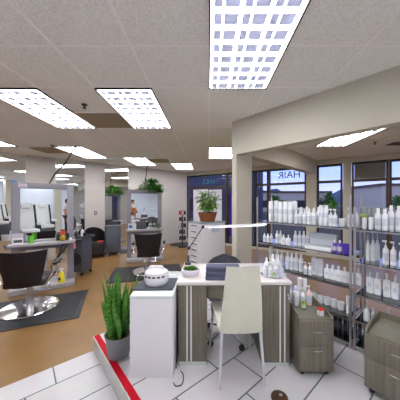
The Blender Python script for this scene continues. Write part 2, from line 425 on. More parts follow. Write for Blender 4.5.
# keep the visible face on X - Y = -3.1
off = (-3.12 - (B2.x - B2.y)) / 2
B2s = B2 + Vector((off, -off, 0))
pe = online(312, WC, dw); L2 = (pe - B2s).dot(db)
b.bm.free(); b = MB(); b.box(0, L2, 0, 0.2, EYE+0.85, CEIL); struct(b.build('wall_beam_rear', beam_m, loc=B2s, rot=math.atan2(db.y, db.x)))

# ------------------------------------------------------------------ ceiling lights
def light_fix(x0, y0, label, L=1.22):
    t = thing('ceiling_light', label, 'light', (x0+0.305, y0+L/2, CEIL), 0, 'fluorescent ceiling light panels')
    b = MB(); h = L/2; w = 0.305
    for (a, bb, c, dd) in ((-w, -w+0.012, -h, h), (w-0.012, w, -h, h), (-w+0.012, w-0.012, -h, -h+0.012), (-w+0.012, w-0.012, h-0.012, h)):
        b.box(a, bb, c, dd, -0.022, -0.001)
    b.build('frame', black_m, t)
    b = MB(); b.box(-w+0.012, w-0.012, -h+0.012, h-0.012, -0.010, -0.004); b.build('lamp_panel', lamp_m, t)
    b = MB()
    for cx_ in (-0.19, -0.004, 0.182):
        for k in range(9):
            yc = -h + 0.075 + k*0.134
            for dx_, ww_ in ((-0.056, 0.052), (0.030, 0.092)):
                b.box(cx_+dx_-ww_/2, cx_+dx_+ww_/2, yc-0.043, yc+0.043, -0.0195, -0.0185)
        b.box(cx_+0.091-0.002, cx_+0.091+0.002, -h+0.014, h-0.014, -0.019, -0.017)
    b.build('louvre', louvre_m, t)
    return t
LTS = [(0.0, 1.08, 'largest ceiling light panel, directly overhead in front'), (-1.22, 2.30, 'ceiling light panel just left of the largest one'), (-2.44, 2.30, 'ceiling light panel at the left edge beside the brown vent'),
       (-3.36, 4.66, 'ceiling light panel above the left styling station'), (-4.72, 3.44, 'ceiling light panel cut off by the left edge of the view'), (-2.32, 5.78, 'small far ceiling light panel left of the wall corner'),
       (-1.17, 6.60, 'smallest far ceiling light panel near the far wall'), (0.0, 4.70, 'small far ceiling light panel beside the pale column'), (2.28, 3.42, 'ceiling light panel behind the beam over the product racks'),
       (-3.66, -0.3, 'added ceiling light panel behind the viewer on the left'), (0.0, -2.55, 'added ceiling light panel behind the viewer, middle'), (1.22, -1.3, 'added ceiling light panel behind the viewer, over the right of the desk'), (-2.44, -1.3, 'added ceiling light panel behind the viewer, left of the recliners'), (-1.22, -1.3, 'added ceiling light panel behind the viewer over the recliners'), (2.9, -0.6, 'added ceiling light panel on the right side behind the viewer'), (-5.9, 1.1, 'unseen ceiling light panel at the far left of the salon'), (3.3, 1.1, 'unseen ceiling light panel right of the product racks')]  # panels in this row are out of view, added to even out the light
for x, y, lb in LTS: light_fix(x, y, lb)
for (x, y, lb, L) in ((-1.83, 2.91, 'brown ceiling vent tile between the two nearest left light panels', .61), (-3.0-1.0, 4.7, 'brown ceiling vent tile left of the light above the left station', .61), (-1.75, 5.95, 'small far brown ceiling vent tile', .61)):
    t = thing('ceiling_vent', lb, 'vent', (x+0.305, y+L/2, CEIL), 0, 'brown ceiling vents')
    b = MB(); b.box(-0.29, 0.29, -0.29, 0.29, -0.012, -0.005); b.build('grille', stain_m, t)
    b = MB()
    for q in ((-.305, -.29, -.305, .305), (.29, .305, -.305, .305), (-.29, .29, -.305, -.29), (-.29, .29, .29, .305)): b.box(*q, -0.014, -0.003)
    b.build('vent_frame', grid_m, t)
for (u, v, lb) in ((84.5, 104.5, 'dark sprinkler head on the ceiling near the left light panels'), (52, 145, 'small sprinkler head on the ceiling above the left station'), (375, 142, 'small smoke detector on the ceiling behind the beam')):
    Y = (CEIL-EYE)*F/(V0-v); x = (u-U0)/F*Y
    t = thing('ceiling_sprinkler', lb, 'sprinkler', (x, Y, CEIL))
    b = MB(); b.cyl(0.035, -0.008, -0.001); b.build('flange', dkgrey, t)
    b = MB(); b.cyl(0.012, -0.045, -0.008); b.cyl(0.022, -0.05, -0.045); b.build('nozzle', dkgrey, t)
t = thing('ceiling_register', 'dark slotted air register on the ceiling right of the rack light', 'vent', (3.98, 4.45, CEIL))
b = MB(); b.box(-0.3, 0.3, -0.15, 0.15, -0.008, -0.001); b.build('register_frame', grid_m, t)
b = MB()
for k in range(6): b.box(-0.27, 0.27, -0.12+k*0.042, -0.095+k*0.042, -0.014, -0.008)
b.build('slats', dkgrey, t)

# ------------------------------------------------------------------ generic plants
def bush(mb, c, rx, rz, n, L, w, droop=0.3, mi=0, zmin=None):
    for k in range(n):
        a = random.uniform(0, 2*PI); el = random.uniform(-0.1, 1.5)
        dv = Vector((math.cos(a)*math.cos(el), math.sin(a)*math.cos(el), math.sin(el)))
        rr = random.uniform(0.1, 1.0)
        p = Vector(c) + Vector((dv.x*rx*rr, dv.y*rx*rr, dv.z*rz*rr))
        q = Vector((dv.x+random.uniform(-.5, .5), dv.y+random.uniform(-.5, .5), dv.z*0.6+random.uniform(-.2, .5)))
        mb.leaf(p, q, (0, 0, 1), L*random.uniform(.6, 1.2), w, droop, mi=mi)

# ------------------------------------------------------------------ styling stations
def station(loc, rz, label, name='styling_station'):
    t = thing(name, label, 'styling station', loc, rz, 'styling stations')
    w = 0.455; ht = 1.90
    b = MB(); b.box(-w-0.01, w+0.01, -0.28, 0.28, 0.0, 0.085, bev=0.006); b.build('plinth', silver_l, t)
    b = MB()
    b.box(-w, -w+0.105, -0.06, 0.06, 0.085, ht, bev=0.004); b.box(w-0.105, w, -0.06, 0.06, 0.085, ht, bev=0.004)
    b.box(-w+0.105, w-0.105, -0.06, 0.06, ht-0.10, ht, bev=0.004); b.box(-w+0.105, w-0.105, -0.055, 0.055, 0.70, 0.80)
    b.build('frame', silver_m, t)
    m = MB(); m.box(-w+0.105, w-0.105, -0.012, 0.012, 0.80, ht-0.10); m.build('mirror_pane', mirror_m, t)
    b = MB(); b.box(-w-0.02, w+0.02, -0.30, -0.061, 0.80, 0.845, bev=0.008); b.build('shelf', silver_l, t)
    b = MB(); b.box(-w-0.02, w+0.02, 0.061, 0.30, 0.80, 0.845, bev=0.008); b.build('shelf', silver_l, t)
    b = MB(); b.box(-0.04, 0.04, -0.2, 0.2, 0.085, 0.70, bev=0.01); b.build('pedestal', silver_l, t)
    return t
S1L = Vector((-3.043, 4.0, 0)); S1A = R(33)
st1 = station(S1L, S1A, 'grey framed mirror styling station at the left with white recliners in its mirror')
S2L = Vector((-1.765, 5.93, 0)); S2A = R(21)
st2 = station(S2L, S2A, 'grey framed mirror styling station farther back with a leafy plant on top')
def loc_st(L, a, x, y, z): return L + RZ(a).to_3x3() @ Vector((x, y, z))
SZ = 0.845
# cables from the stations to the ceiling
def cable(name, pts, r, m, label, cat='cable'):
    b = MB(); b.tube(pts, r, 6); return tag(b.build(name, m), label, cat)
p0 = loc_st(S1L, S1A, 0.07, 0, 1.902); pc = Vector(((77-U0)/F*4.55, 4.55, CEIL-0.0))
pc.y = (CEIL-EYE)*F/(V0-145.5); pc.x = (77-U0)/F*pc.y
cable('power_cable', [p0, p0.lerp(pc, .25)+Vector((-.03, 0, -.0)), p0.lerp(pc, .5)+Vector((-.0, 0, -.03)), p0.lerp(pc, .75)+Vector((.0, 0, .0)), pc], 0.013, black_m, 'black power cable slanting from the left station top up to the ceiling')
p0 = loc_st(S2L, S2A, -0.02, 0, 1.902); Y = (CEIL-EYE)*F/(V0-158); pc = Vector(((152-U0)/F*Y, Y, CEIL))
pc = Vector((p0.x+.1, p0.y+.05, CEIL))
cable('power_cable', [p0, p0.lerp(pc, .5)+Vector((.01, 0, 0)), pc], 0.012, black_m, 'thin dark power cable rising from the far station top to the ceiling')
# blue tag on frame corner
b = MB(); b.box(-0.035, 0.035, -0.02, 0.02, 0, 0.03, bev=0.004)
tag(b.build('blue_clip', blue_p, loc=loc_st(S1L, S1A, -0.42, -0.03, 1.9), rot=S1A), 'small blue clip on the top left corner of the left station frame', 'clip')
b = MB(); b.box(-0.06, 0.06, -0.003, 0.003, 0, 0.07)
tag(b.build('sticker_card', lpaper, loc=loc_st(S1L, S1A, -0.30, -0.0645, 1.81), rot=S1A), 'pale card stuck on the top rail of the left station frame', 'card')
# items on station 1 shelf
def st_item(S, A_, x, y): return loc_st(S, A_, x, y, SZ)
b = MB(); b.box(-0.07, 0.07, -0.02, 0.02, 0, 0.10); b.box(-0.055, 0.055, -0.022, -0.02, 0.03, 0.075, mi=1)
tag(b.build('name_card', [paper, dkgrey], loc=st_item(S1L, S1A, -0.34, -0.22), rot=S1A), 'white card holder with a dark picture, front left on the left station shelf', 'card holder')
b = MB(); b.box(-0.075, 0.075, -0.02, 0.02, 0, 0.17)
tag(b.build('price_card', lpaper, loc=st_item(S1L, S1A, -0.36, -0.13), rot=S1A), 'tall pinkish card standing behind the white card holder on the left station shelf', 'card')
t = thing('tumbler', 'bright green tumbler on the left station shelf', 'cup', st_item(S1L, S1A, -0.17, -0.22))
b = MB(); b.lathe([(0.0, 0), (0.032, 0), (0.040, 0.13), (0.036, 0.13), (0.029, 0.01), (0, 0.01)]); b.build('cup_body', green_p, t)
b = MB(); b.rod((0.01, 0, 0.012), (0.03, 0, 0.17), 0.004); b.build('straw', green_p, t)
t = thing('flower_vase', 'yellow vase with red flowers before a black box on the left station shelf', 'vase', st_item(S1L, S1A, 0.28, -0.22), S1A)
b = MB(); b.lathe([(0, 0), (0.03, 0), (0.05, 0.04), (0.05, 0.075), (0.028, 0.11), (0.035, 0.125), (0, 0.125)]); b.build('vase_body', mat('yellow_glaze', (0.62, 0.42, 0.02), 0.4, col2=(0.12, 0.07, 0.01), vscale=50), t)
b = MB()
for k in range(7):
    a = k*0.9; b.lathe([(0, -0.018), (0.02, -0.005), (0.018, 0.012), (0, 0.018)], T(0.032*math.cos(a)*(k > 0), 0.025*math.sin(a), 0.14+0.008*(k % 3)), 8)
b.build('flowers', red_p, t)
b = MB(); b.box(-0.10, 0.10, -0.035, 0.035, 0, 0.13, bev=0.006)
tag(b.build('black_box', black_m, loc=st_item(S1L, S1A, 0.28, -0.115), rot=S1A), 'black box behind the yellow vase on the left station shelf', 'box')
b = MB(); b.lathe([(0, 0), (0.03, 0), (0.03, 0.03), (0.012, 0.05), (0, 0.05)])
tag(b.build('white_jar', paper, loc=st_item(S1L, S1A, 0.40, -0.2)), 'little white jar at the right end of the left station shelf', 'jar')
# hair dryer in a holder under the shelf
t = thing('hair_dryer', 'black hair dryer hanging under the right end of the left station shelf', 'hair dryer', loc_st(S1L, S1A, 0.30, -0.20, 0.60), S1A)
b = MB(); b.lathe([(0, -0.1), (0.03, -0.1), (0.045, -0.06), (0.045, 0.05), (0.03, 0.09), (0, 0.09)], T(0, 0, 0.12) @ RY(0.5)); b.build('dryer_barrel', dkgrey, t)
b = MB(); b.rod((0, 0, 0.10), (-0.10, 0, -0.05), 0.02); b.build('handle', black_m, t)
b = MB(); b.tube([(-0.10, 0, -0.05), (-0.16, 0, -0.12), (-0.20, 0.0, -0.2), (-0.16, 0, -0.3), (-0.05, 0, -0.33)], 0.008, 6); b.build('cord', black_m, t)
b = MB(); b.box(-0.012, 0.012, -0.012, 0.012, 0.13, 0.20); b.build('hanger', chrome_r, t)
# yellow bottle on plinth
t = thing('spray_bottle', 'yellow bottle standing on the left station plinth near its right post', 'bottle', loc_st(S1L, S1A, 0.26, -0.2, 0.085))
b = MB(); b.lathe([(0, 0), (0.052, 0), (0.055, 0.02), (0.04, 0.16), (0.022, 0.20), (0, 0.20)]); b.build('bottle_body', yellow_p, t)
b = MB(); b.cyl(0.02, 0.20, 0.23); b.box(-0.02, 0.045, -0.012, 0.012, 0.23, 0.255); b.build('trigger_cap', paper, t)
b = MB(); b.box(-0.02, 0.02, -0.056, -0.05, 0.05, 0.10); b.build('label_patch', dkgrey, t)
# station 2 items
b = MB(); b.box(-0.10, 0.10, -0.02, 0.02, 0, 0.16); b.box(-0.08, 0.0, -0.022, -0.02, 0.05, 0.12, mi=1)
tag(b.build('price_card', [paper, blue_p], loc=st_item(S2L, S2A, -0.33, -0.21), rot=S2A), 'white and blue card on the far station shelf', 'card')
b = MB(); b.box(-0.14, 0.14, -0.02, 0.02, 0, 0.19, bev=0.004)
tag(b.build('tablet_stand', dkgrey, loc=st_item(S2L, S2A, -0.1, -0.10), rot=S2A), 'dark screen behind the card on the far station shelf', 'screen')
t = thing('small_potted_plant', 'tiny green potted plant at the right end of the far station shelf', 'plant', st_item(S2L, S2A, 0.36, -0.2))
b = MB(); b.lathe([(0, 0), (0.025, 0), (0.035, 0.06), (0, 0.06)]); b.build('pot', pot_grey, t)
b = MB(); bush(b, (0, 0, 0.06), 0.03, 0.06, 40, 0.06, 0.02); b.build('foliage', leaf3, t)
t = thing('trailing_plant', 'bushy green trailing plant on top of the far station', 'plant', loc_st(S2L, S2A, 0.18, 0, 1.9))
b = MB(); b.lathe([(0, 0), (0.07, 0), (0.10, 0.08), (0, 0.08)]); b.build('pot', pot_grey, t)
b = MB(); bush(b, (0, 0, 0.05), 0.30, 0.24, 520, 0.14, 0.065, 0.6)
bush(b, (0.24, -0.05, -0.02), 0.09, 0.10, 60, 0.09, 0.045, 0.9); bush(b, (-0.30, -0.02, 0.02), 0.12, 0.05, 60, 0.07, 0.04, 0.5)
b.build('foliage', leaf3, t)

# ------------------------------------------------------------------ styling chairs
def style_chair(loc, rz, vm, label, rot_seat=0.0):
    t = thing('styling_chair', label, 'chair', loc, rz, 'styling chairs')
    b = MB(); b.lathe([(0, 0.012), (0.34, 0.012), (0.355, 0.022), (0.345, 0.032), (0.2, 0.045), (0.06, 0.062), (0, 0.062)], None, 40); b.build('base', chrome, t)
    b = MB(); b.lathe([(0.048, 0.06), (0.048, 0.22), (0.036, 0.23), (0.036, 0.37)]); b.build('column', chrome_r, t)
    b = MB(); b.box(-0.24, 0.24, -0.20, 0.27, 0.37, 0.47, bev=0.03, seg=3); b.build('seat', vm, t)
    # tapered, curved backrest at -y
    def fn(a, c):
        z = 0.39 + 0.49*c; w = 0.195 + 0.095*c**0.8
        x = (a*2-1)*w
        y = -0.27 - 0.055*c + 0.09*(a*2-1)**2*(0.6+.4*c)
        return Vector((x, y, z + 0.012*(a*2-1)**2))
    b = MB(); b.grid_surf(fn, 14, 10, thick=0.06); o = b.build('backrest', vm, t)
    bv = o.modifiers.new('b', 'BEVEL'); bv.width = 0.015; bv.segments = 3; bv.limit_method = 'ANGLE'
    for s in (-1, 1):
        b = MB(); b.tube([(s*0.26, -0.16, 0.42), (s*0.31, -0.16, 0.50), (s*0.33, -0.08, 0.61), (s*0.33, 0.14, 0.64), (s*0.31, 0.22, 0.58), (s*0.27, 0.16, 0.43)], 0.015); b.build('arm_frame', chrome, t)
        b = MB(); b.box(s*0.33-0.03, s*0.33+0.03, -0.12, 0.18, 0.64, 0.672, bev=0.012); b.build('armrest', black_m, t)
    b = MB(); b.box(-0.16, 0.16, 0.36, 0.42, 0.13, 0.15); b.tube([(-0.13, 0.25, 0.40), (-0.13, 0.36, 0.20), (-0.13, 0.39, 0.14)], 0.012); b.tube([(0.13, 0.25, 0.40), (0.13, 0.36, 0.20), (0.13, 0.39, 0.14)], 0.012); b.build('footrest', chrome, t)
    return t
c1 = P(30, 307, 0.02); style_chair((c1.x, c1.y, 0.0), R(20), vinyl, 'dark brown vinyl styling chair on a round chrome base, nearest at the left')
c2 = P(149, 271, 0.02); style_chair((c2.x, c2.y, 0.0), R(12), vinyl2, 'black vinyl styling chair on a chrome base before the far station')
# floor mats
def fmat(pts, label):
    b = MB(); b.prism([(p.x, p.y) for p in pts], 0.0, 0.011, bev=0.004)
    c = sum(pts, Vector())/len(pts)
    inner = [c + (p-c)*0.9 for p in pts]
    b.prism([(p.x, p.y) for p in inner], 0.011, 0.0135)
    tag(b.build('floor_mat', mat_m), label, 'mat', 'rubber floor mats')
fmat([P(-42, 340), P(79, 318), P(88.5, 290), P(-15, 305)], 'dark rubber floor mat under the nearest styling chair')
a_ = S2A; cm = Vector((c2.x, c2.y+0.0, 0))
rr = RZ(R(14)).to_3x3()
fmat([cm + rr @ Vector(q) for q in ((-0.78, -0.55, 0), (0.72, -0.55, 0), (0.72, 0.48, 0), (-0.78, 0.48, 0))], 'dark rubber floor mat under the far styling chair')
def ovalmat(u, v, rx, ry, rz, label):
    p = P(u, v); b = MB(); b.cyl(1, 0, 0.011, T(p.x, p.y, 0) @ RZ(rz) @ Matrix.Diagonal((rx, ry, 1, 1)), 28)
    tag(b.build('floor_mat', mat_m), label, 'mat', 'rubber floor mats')
ovalmat(181, 244.5, 0.42, 0.33, R(20), 'dark oval floor mat near the far wall, left of the white drawer trolley')
ovalmat(121.5, 251.5, 0.35, 0.3, R(20), 'dark floor mat beside the small grey cabinet')

# ------------------------------------------------------------------ salon trolleys and clutter
p = A(80.8, 4.72)
t = thing('salon_trolley', 'slate grey salon trolley with a pink bottle hanging from its rail', 'trolley', (p.x, p.y, 0), R(-8))
b = MB(); b.box(-0.165, 0.165, -0.15, 0.15, 0.07, 0.78, bev=0.02); b.build('body', cart_m, t)
b = MB(); b.box(-0.19, 0.19, -0.20, 0.20, 0.78, 0.805, bev=0.01); b.box(-0.19, 0.19, -0.20, -0.19, 0.805, 0.84); b.box(-0.19, 0.19, 0.19, 0.20, 0.805, 0.84); b.box(-0.19, -0.18, -0.19, 0.19, 0.805, 0.84); b.box(0.18, 0.19, -0.19, 0.19, 0.805, 0.84); b.build('top_tray', dkgrey, t)
for sx_, sy in ((-1, -1), (1, -1), (-1, 1), (1, 1)):
    b = MB(); b.cyl(0.03, -0.012, 0.012, T(sx_*0.13, sy*0.14, 0.03) @ RX(PI/2)); b.rod((sx_*0.13, sy*0.14, 0.03), (sx_*0.13, sy*0.14, 0.075), 0.009); b.build('caster', black_m, t)
b = MB(); b.lathe([(0, -0.01), (0.10, -0.01), (0.12, 0.02), (0.08, 0.05), (0, 0.06)], T(0.02, -0.15, 0.36) @ RX(PI/2) @ Matrix.Diagonal((1.05, 1.1, 1, 1)), 20); b.build('cord_holder', black_m, t)
b = MB(); b.tube([(-0.18, -0.205, 0.79), (0, -0.225, 0.78), (0.18, -0.205, 0.79)], 0.008); b.build('push_rail', chrome_r, t)
t2 = thing('pink_bottle', 'small pink bottle hanging from the grey trolley rail', 'bottle', (p.x+0.025, p.y-0.275, 0.60), R(-8))
b = MB(); b.lathe([(0, 0), (0.03, 0), (0.035, 0.02), (0.033, 0.09), (0.015, 0.11), (0, 0.11)]); b.build('bottle_body', pink_m, t2)
b = MB(); b.cyl(0.012, 0.11, 0.15); b.lathe([(0, 0.14), (0.03, 0.15), (0.03, 0.18), (0, 0.19)], T(0, 0, 0)); b.build('loop_cap', pink_m, t2)
for k, (dx, dy, hh, mm, nm, lb) in enumerate(((-0.12, 0.03, 0.12, dkgrey, 'brush_cup', 'dark brush cup on the grey salon trolley, left'), (0.0, 0.06, 0.16, bottle_w, 'white_bottle', 'white bottle on the grey salon trolley, middle'), (0.1, -0.02, 0.10, black_m, 'tool_cup', 'black tool cup on the grey salon trolley, right'))):
    b = MB(); b.lathe([(0, 0), (0.035, 0), (0.035, hh*.8), (0.015, hh*.85), (0.015, hh), (0, hh)]); tag(b.build(nm, mm, loc=(p.x+dx, p.y+dy, 0.8055)), lb, 'cup' if 'cup' in nm else 'bottle')
# black tub chair with red cushion against the pier
p = A(94.5, 6.2)
t = thing('waiting_chair', 'rounded black tub chair with a red edge against the pale pier', 'chair', (p.x, p.y, 0), ang_a)
def fb(a, c):
    an = PI*(1.0 - a); z = 0.06 + 0.86*c*(0.78+0.22*math.sin(PI*a)); return Vector((0.27*math.cos(an), 0.26*math.sin(an)-0.02, z*0.9))
b = MB(); b.grid_surf(fb, 16, 6, thick=0.05); b.build('shell', black_m, t)
b = MB(); b.box(-0.21, 0.21, -0.26, 0.16, 0.08, 0.42, bev=0.03); b.build('seat', vinyl2, t)
b = MB(); b.box(0.02, 0.20, -0.24, -0.12, 0.425, 0.465, bev=0.015); b.build('red_cushion', mat('muted_red_cloth', (0.45, 0.06, 0.03), 0.7), t)
for s_ in (-1, 1):
    for q in (-1, 1):
        b = MB(); b.cyl(0.02, 0, 0.085, T(s_*0.17, q*0.17-0.03, 0)); b.build('leg', black_m, t)
# grey cabinet beside mirror
p = A(113.5, 6.5)
t = thing('tool_cabinet', 'small blue-grey rolling cabinet before the narrow wall mirror', 'cabinet', (p.x, p.y, 0), R(20))
b = MB(); b.box(-0.20, 0.20, -0.16, 0.16, 0.07, 0.86, bev=0.01); b.build('body', mat('blue_grey_paint', (0.08, 0.095, 0.12), 0.5), t)
b = MB(); b.box(-0.17, 0.17, -0.175, -0.16, 0.11, 0.80, bev=0.003); b.build('door', mat('blue_grey_door', (0.10, 0.12, 0.155), 0.45), t)
b = MB(); b.box(-0.22, 0.22, -0.18, 0.18, 0.86, 0.885); b.build('top_board', silver_m, t)
for sx_, sy in ((-1, -1), (1, -1), (-1, 1), (1, 1)):
    b = MB(); b.cyl(0.03, -0.012, 0.012, T(sx_*0.16, sy*0.12, 0.03) @ RX(PI/2)); b.rod((sx_*0.16, sy*0.12, 0.03), (sx_*0.16, sy*0.12, 0.075), 0.009); b.build('caster', chrome_r, t)
b = MB(); b.box(-0.20, 0.20, -0.05, 0.10, 0, 0.10, bev=0.01); b.box(-0.15, 0.12, -0.06, -0.05, 0.02, 0.05, mi=1)
tag(b.build('equipment_box', [black_m, dkgrey], loc=(p.x, p.y, 0.886), rot=R(20)), 'black equipment box on the small blue-grey cabinet', 'box')
# product display stand near corner
p = A(182.5, 7.6)
t = thing('display_stand', 'dark revolving product stand in the far corner by the window', 'display stand', (p.x, p.y, 0))
b = MB(); b.cyl(0.16, 0, 0.04); b.cyl(0.02, 0.04, 1.30); b.build('pole', black_m, t)
for k in range(5): b = MB(); b.cyl(0.13, 0.25+k*0.22, 0.265+k*0.22); b.build('tier', dkgrey, t)
for k in range(5):
    for j in range(7):
        a = j*2*PI/7+k; b = MB(); b.lathe([(0, 0), (0.03, 0), (0.03, 0.10), (0.012, 0.12), (0, 0.13)]); 
        b.build('hanging_item', [dkgrey, vinyl, lpaper, black_m, vinyl, dkgrey, red_p][(j*3+k*5) % 7] if (j+k) % 3 else black_m, t, loc=(0.095*math.cos(a), 0.095*math.sin(a), 0.265+k*0.22))

# ------------------------------------------------------------------ white drawer trolley with plant
ucor = A(202, 4.05)
dl = Vector((-math.sin(TH), math.cos(TH), 0))
k188 = online(188, ucor, dl); wD = (k188 - ucor).length
k225 = online(225, ucor, d); wS = (k225 - ucor).length
zt = EYE - (223-V0)*4.05/F
t = thing('drawer_trolley', 'tall white many-drawered trolley behind the desk with a potted plant on top', 'drawer unit', (ucor.x, ucor.y, 0), TH)
b = MB(); b.box(0.012, wS, 0.0, wD, 0.06, zt-0.02, bev=0.004); b.build('body', white_lam, t)
b = MB(); b.box(-0.01, wS+0.01, -0.01, wD+0.01, zt-0.02, zt, bev=0.003); b.build('top_board', mat('grey_glass_top', (0.25, 0.36, 0.38), 0.3), t)
nd = 9; hh = (zt-0.02-0.08)/nd
for k in range(nd):
    z0 = 0.07 + k*hh
    b = MB(); b.box(-0.006, 0.011, 0.012, wD-0.012, z0+0.006, z0+hh-0.006, bev=0.003); f = b.build('drawer', white_lam, t)
    b = MB(); b.box(-0.020, -0.0062, wD*0.35, wD*0.70, z0+hh*0.62, z0+hh*0.62+0.014); b.build('handle', black_m, f)
for a_, b_ in ((0.06, 0.06), (wS-0.06, 0.06), (0.06, wD-0.06), (wS-0.06, wD-0.06)):
    b = MB(); b.cyl(0.03, -0.012, 0.012, T(a_, b_, 0.03) @ RX(PI/2)); b.rod((a_, b_, 0.03), (a_, b_, 0.065), 0.01); b.build('caster', black_m, t)
b = MB(); b.box(wS*0.38, wS*0.72, -0.006, -0.0012, zt-0.20, zt-0.05); b.box(wS*0.42, wS*0.50, -0.008, -0.006, zt-0.13, zt-0.07, mi=1)
tag(b.build('notice_card', [mat('pale_blue_card', (0.50, 0.58, 0.68), 0.6), ink], loc=(ucor.x, ucor.y, 0), rot=TH), 'pale blue card taped on the side of the white drawer trolley', 'card')
pp = A(207.5, 4.35)
t = thing('potted_plant', 'leafy bright green plant in a round terracotta basket on the white drawer trolley', 'plant', (pp.x, pp.y, zt+0.001))
b = MB(); b.lathe([(0, 0), (0.14, 0), (0.19, 0.17), (0.20, 0.185), (0.18, 0.185), (0.175, 0.16), (0, 0.16)], None, 24); b.build('basket', terra, t)
b = MB(); b.cyl(0.17, 0.1601, 0.166); b.build('soil', soil, t)
b = MB()
for k in range(16):
    a = random.uniform(0, 2*PI); rr_ = random.uniform(0.02, 0.12); tip = Vector((math.cos(a)*rr_*2.0, math.sin(a)*rr_*2.0, random.uniform(0.38, 0.62)))
    b.tube([(math.cos(a)*rr_, math.sin(a)*rr_, 0.16), tip], 0.005, 5, mi=1)
    for q in range(13):
        pt = Vector((math.cos(a)*rr_, math.sin(a)*rr_, 0.16)).lerp(tip, 0.25+0.75*q/12)
        aa = random.uniform(0, 2*PI); b.leaf(pt, (math.cos(aa), math.sin(aa), random.uniform(0, .8)), (0, 0, 1), random.uniform(.12, .22), 0.05, 0.5)
b.build('foliage', [leaf2, leaf3], t)

# ------------------------------------------------------------------ snake plant
pp = P(117, 361, PLAT) + Vector((0, 0.07, 0))
pp.x -= 0.012
t = thing('snake_plant', 'tall snake plant in a round grey pot at the step edge beside the white cabinet', 'plant', (pp.x, pp.y, PLAT+0.0045))
b = MB(); b.lathe([(0, 0), (0.082, 0), (0.09, 0.01), (0.118, 0.195), (0.125, 0.205), (0.115, 0.205), (0.11, 0.17), (0, 0.17)], None, 28); b.build('pot', pot_grey, t)
b = MB(); b.cyl(0.109, 0.1701, 0.178); b.build('soil', soil, t)
b = MB()
for k in range(42):
    a = random.uniform(0, 2*PI); r0 = random.uniform(0.0, 0.09); L = random.uniform(0.32, 0.64) if k > 9 else random.uniform(0.16, 0.32)
    lean = random.uniform(0.05, 0.30); a2 = a+random.uniform(-.5, .5)
    base = Vector((r0*math.cos(a), r0*math.sin(a), 0.175)); tw = random.uniform(0, PI); w = random.uniform(0.045, 0.075)
    n = 9; prev = None
    for i in range(n+1):
        s_ = i/n; c = base + Vector((math.cos(a2)*lean*L*s_**1.4, math.sin(a2)*lean*L*s_**1.4, L*s_))
        c.x = min(c.x, 0.135)
        ang = tw + s_*0.9; sd = Vector((math.cos(ang), math.sin(ang), 0)); nr = Vector((-sd.y, sd.x, 0))
        wi = w*(0.62+0.5*math.sin(PI*min(1, s_*1.1)))*(1-s_**4)*0.75
        row = [b.bm.verts.new(c - sd*wi/2 + nr*wi*.12), b.bm.verts.new(c - nr*wi*.05), b.bm.verts.new(c + sd*wi/2 + nr*wi*.12), b.bm.verts.new(c + nr*wi*.2)]
        if prev:
            for q in range(4):
                f = b.bm.faces.new((prev[q], prev[(q+1) % 4], row[(q+1) % 4], row[q])); f.smooth = True; f.material_index = 1 if (k in (3, 5, 9, 14, 22) and s_ > 0.7) else 0
        prev = row
b.build('leaves', [leaf1, leaf_y], t)

# ------------------------------------------------------------------ white cabinet
zc = EYE - (296-V0)*1.71/F
Yf = (EYE-PLAT)*F/(378-V0); Xl = (129.5-U0)/F*Yf; Xr = (173-U0)/F*Yf; Yb = Yf+0.62
t = thing('white_cabinet', 'plain white cabinet left of the desk with a white heater on top', 'cabinet', ((Xl+Xr)/2, (Yf+Yb)/2, PLAT))
hw = (Xr-Xl)/2; hd = (Yb-Yf)/2; H = EYE - (296-V0)*Yf/F - PLAT
b = MB(); b.box(-hw, hw, -hd+0.012, hd, 0.0, H-0.018, bev=0.002); b.build('body', white_lam, t)
b = MB(); b.box(-hw, hw, -hd, hd+0.004, H-0.018, H, bev=0.002); b.build('top_board', mat('white_glossy_top', (0.74, 0.79, 0.80), 0.15), t)
b = MB(); b.box(-hw+0.003, hw-0.003, -hd, -hd+0.011, 0.0, H-0.021, bev=0.001); b.build('front_panel', white_lam, t)
ZC = PLAT+H
pd = P(156, 286, ZC)
b = MB()
b.prism([(-0.175, -0.13), (0.165, -0.12), (0.17, 0.16), (-0.15, 0.15)], 0.0, 0.012, bev=0.004)
tag(b.build('folded_towel', mat('charcoal_towel', (0.10, 0.11, 0.14), 0.95, var=0.3, vscale=80, bump=0.4), loc=(pd.x, pd.y+0.02, ZC+0.0005)), 'dark grey towel lying under the white heater on the white cabinet', 'towel')
t = thing('wax_heater', 'rounded white paraffin heater on a dark towel on the white cabinet', 'appliance', (pd.x, pd.y+0.02, ZC+0.014))
HEATER = t
b = MB(); b.lathe([(0, 0), (0.085, 0), (0.102, 0.02), (0.108, 0.06), (0.104, 0.095), (0.098, 0.10), (0, 0.10)], None, 32, sy=0.95); b.build('body', pot_white, t)
b = MB(); b.lathe([(0.1, 0.101), (0.103, 0.107), (0.096, 0.118), (0.07, 0.130), (0, 0.134)], None, 32, sy=0.95); b.build('lid', pot_white, t)
b = MB(); b.tube([(-0.07, -0.01, 0.128), (-0.05, -0.01, 0.158), (0.05, -0.01, 0.158), (0.07, -0.01, 0.128)], 0.010); b.build('handle', pot_white, t)
b = MB()
for a in (-2.35, -1.95, -1.57, -1.19, -0.79): b.box(-0.014, 0.014, -0.004, 0.002, -0.008, 0.008, T(0.1035*math.cos(a), 0.0985*math.sin(a), 0.085) @ RZ(a+PI/2))
b.build('vents', dkgrey, t)
b = MB(); b.prism([(-0.05, -0.05), (0.05, -0.035), (0.04, 0.0), (-0.045, -0.01)], 0.0, 0.003); tag(b.build('paper_slip', paper, loc=(Xr-0.10, Yb-0.10, ZC+0.001)), 'white paper slip at the back of the white cabinet top', 'paper')

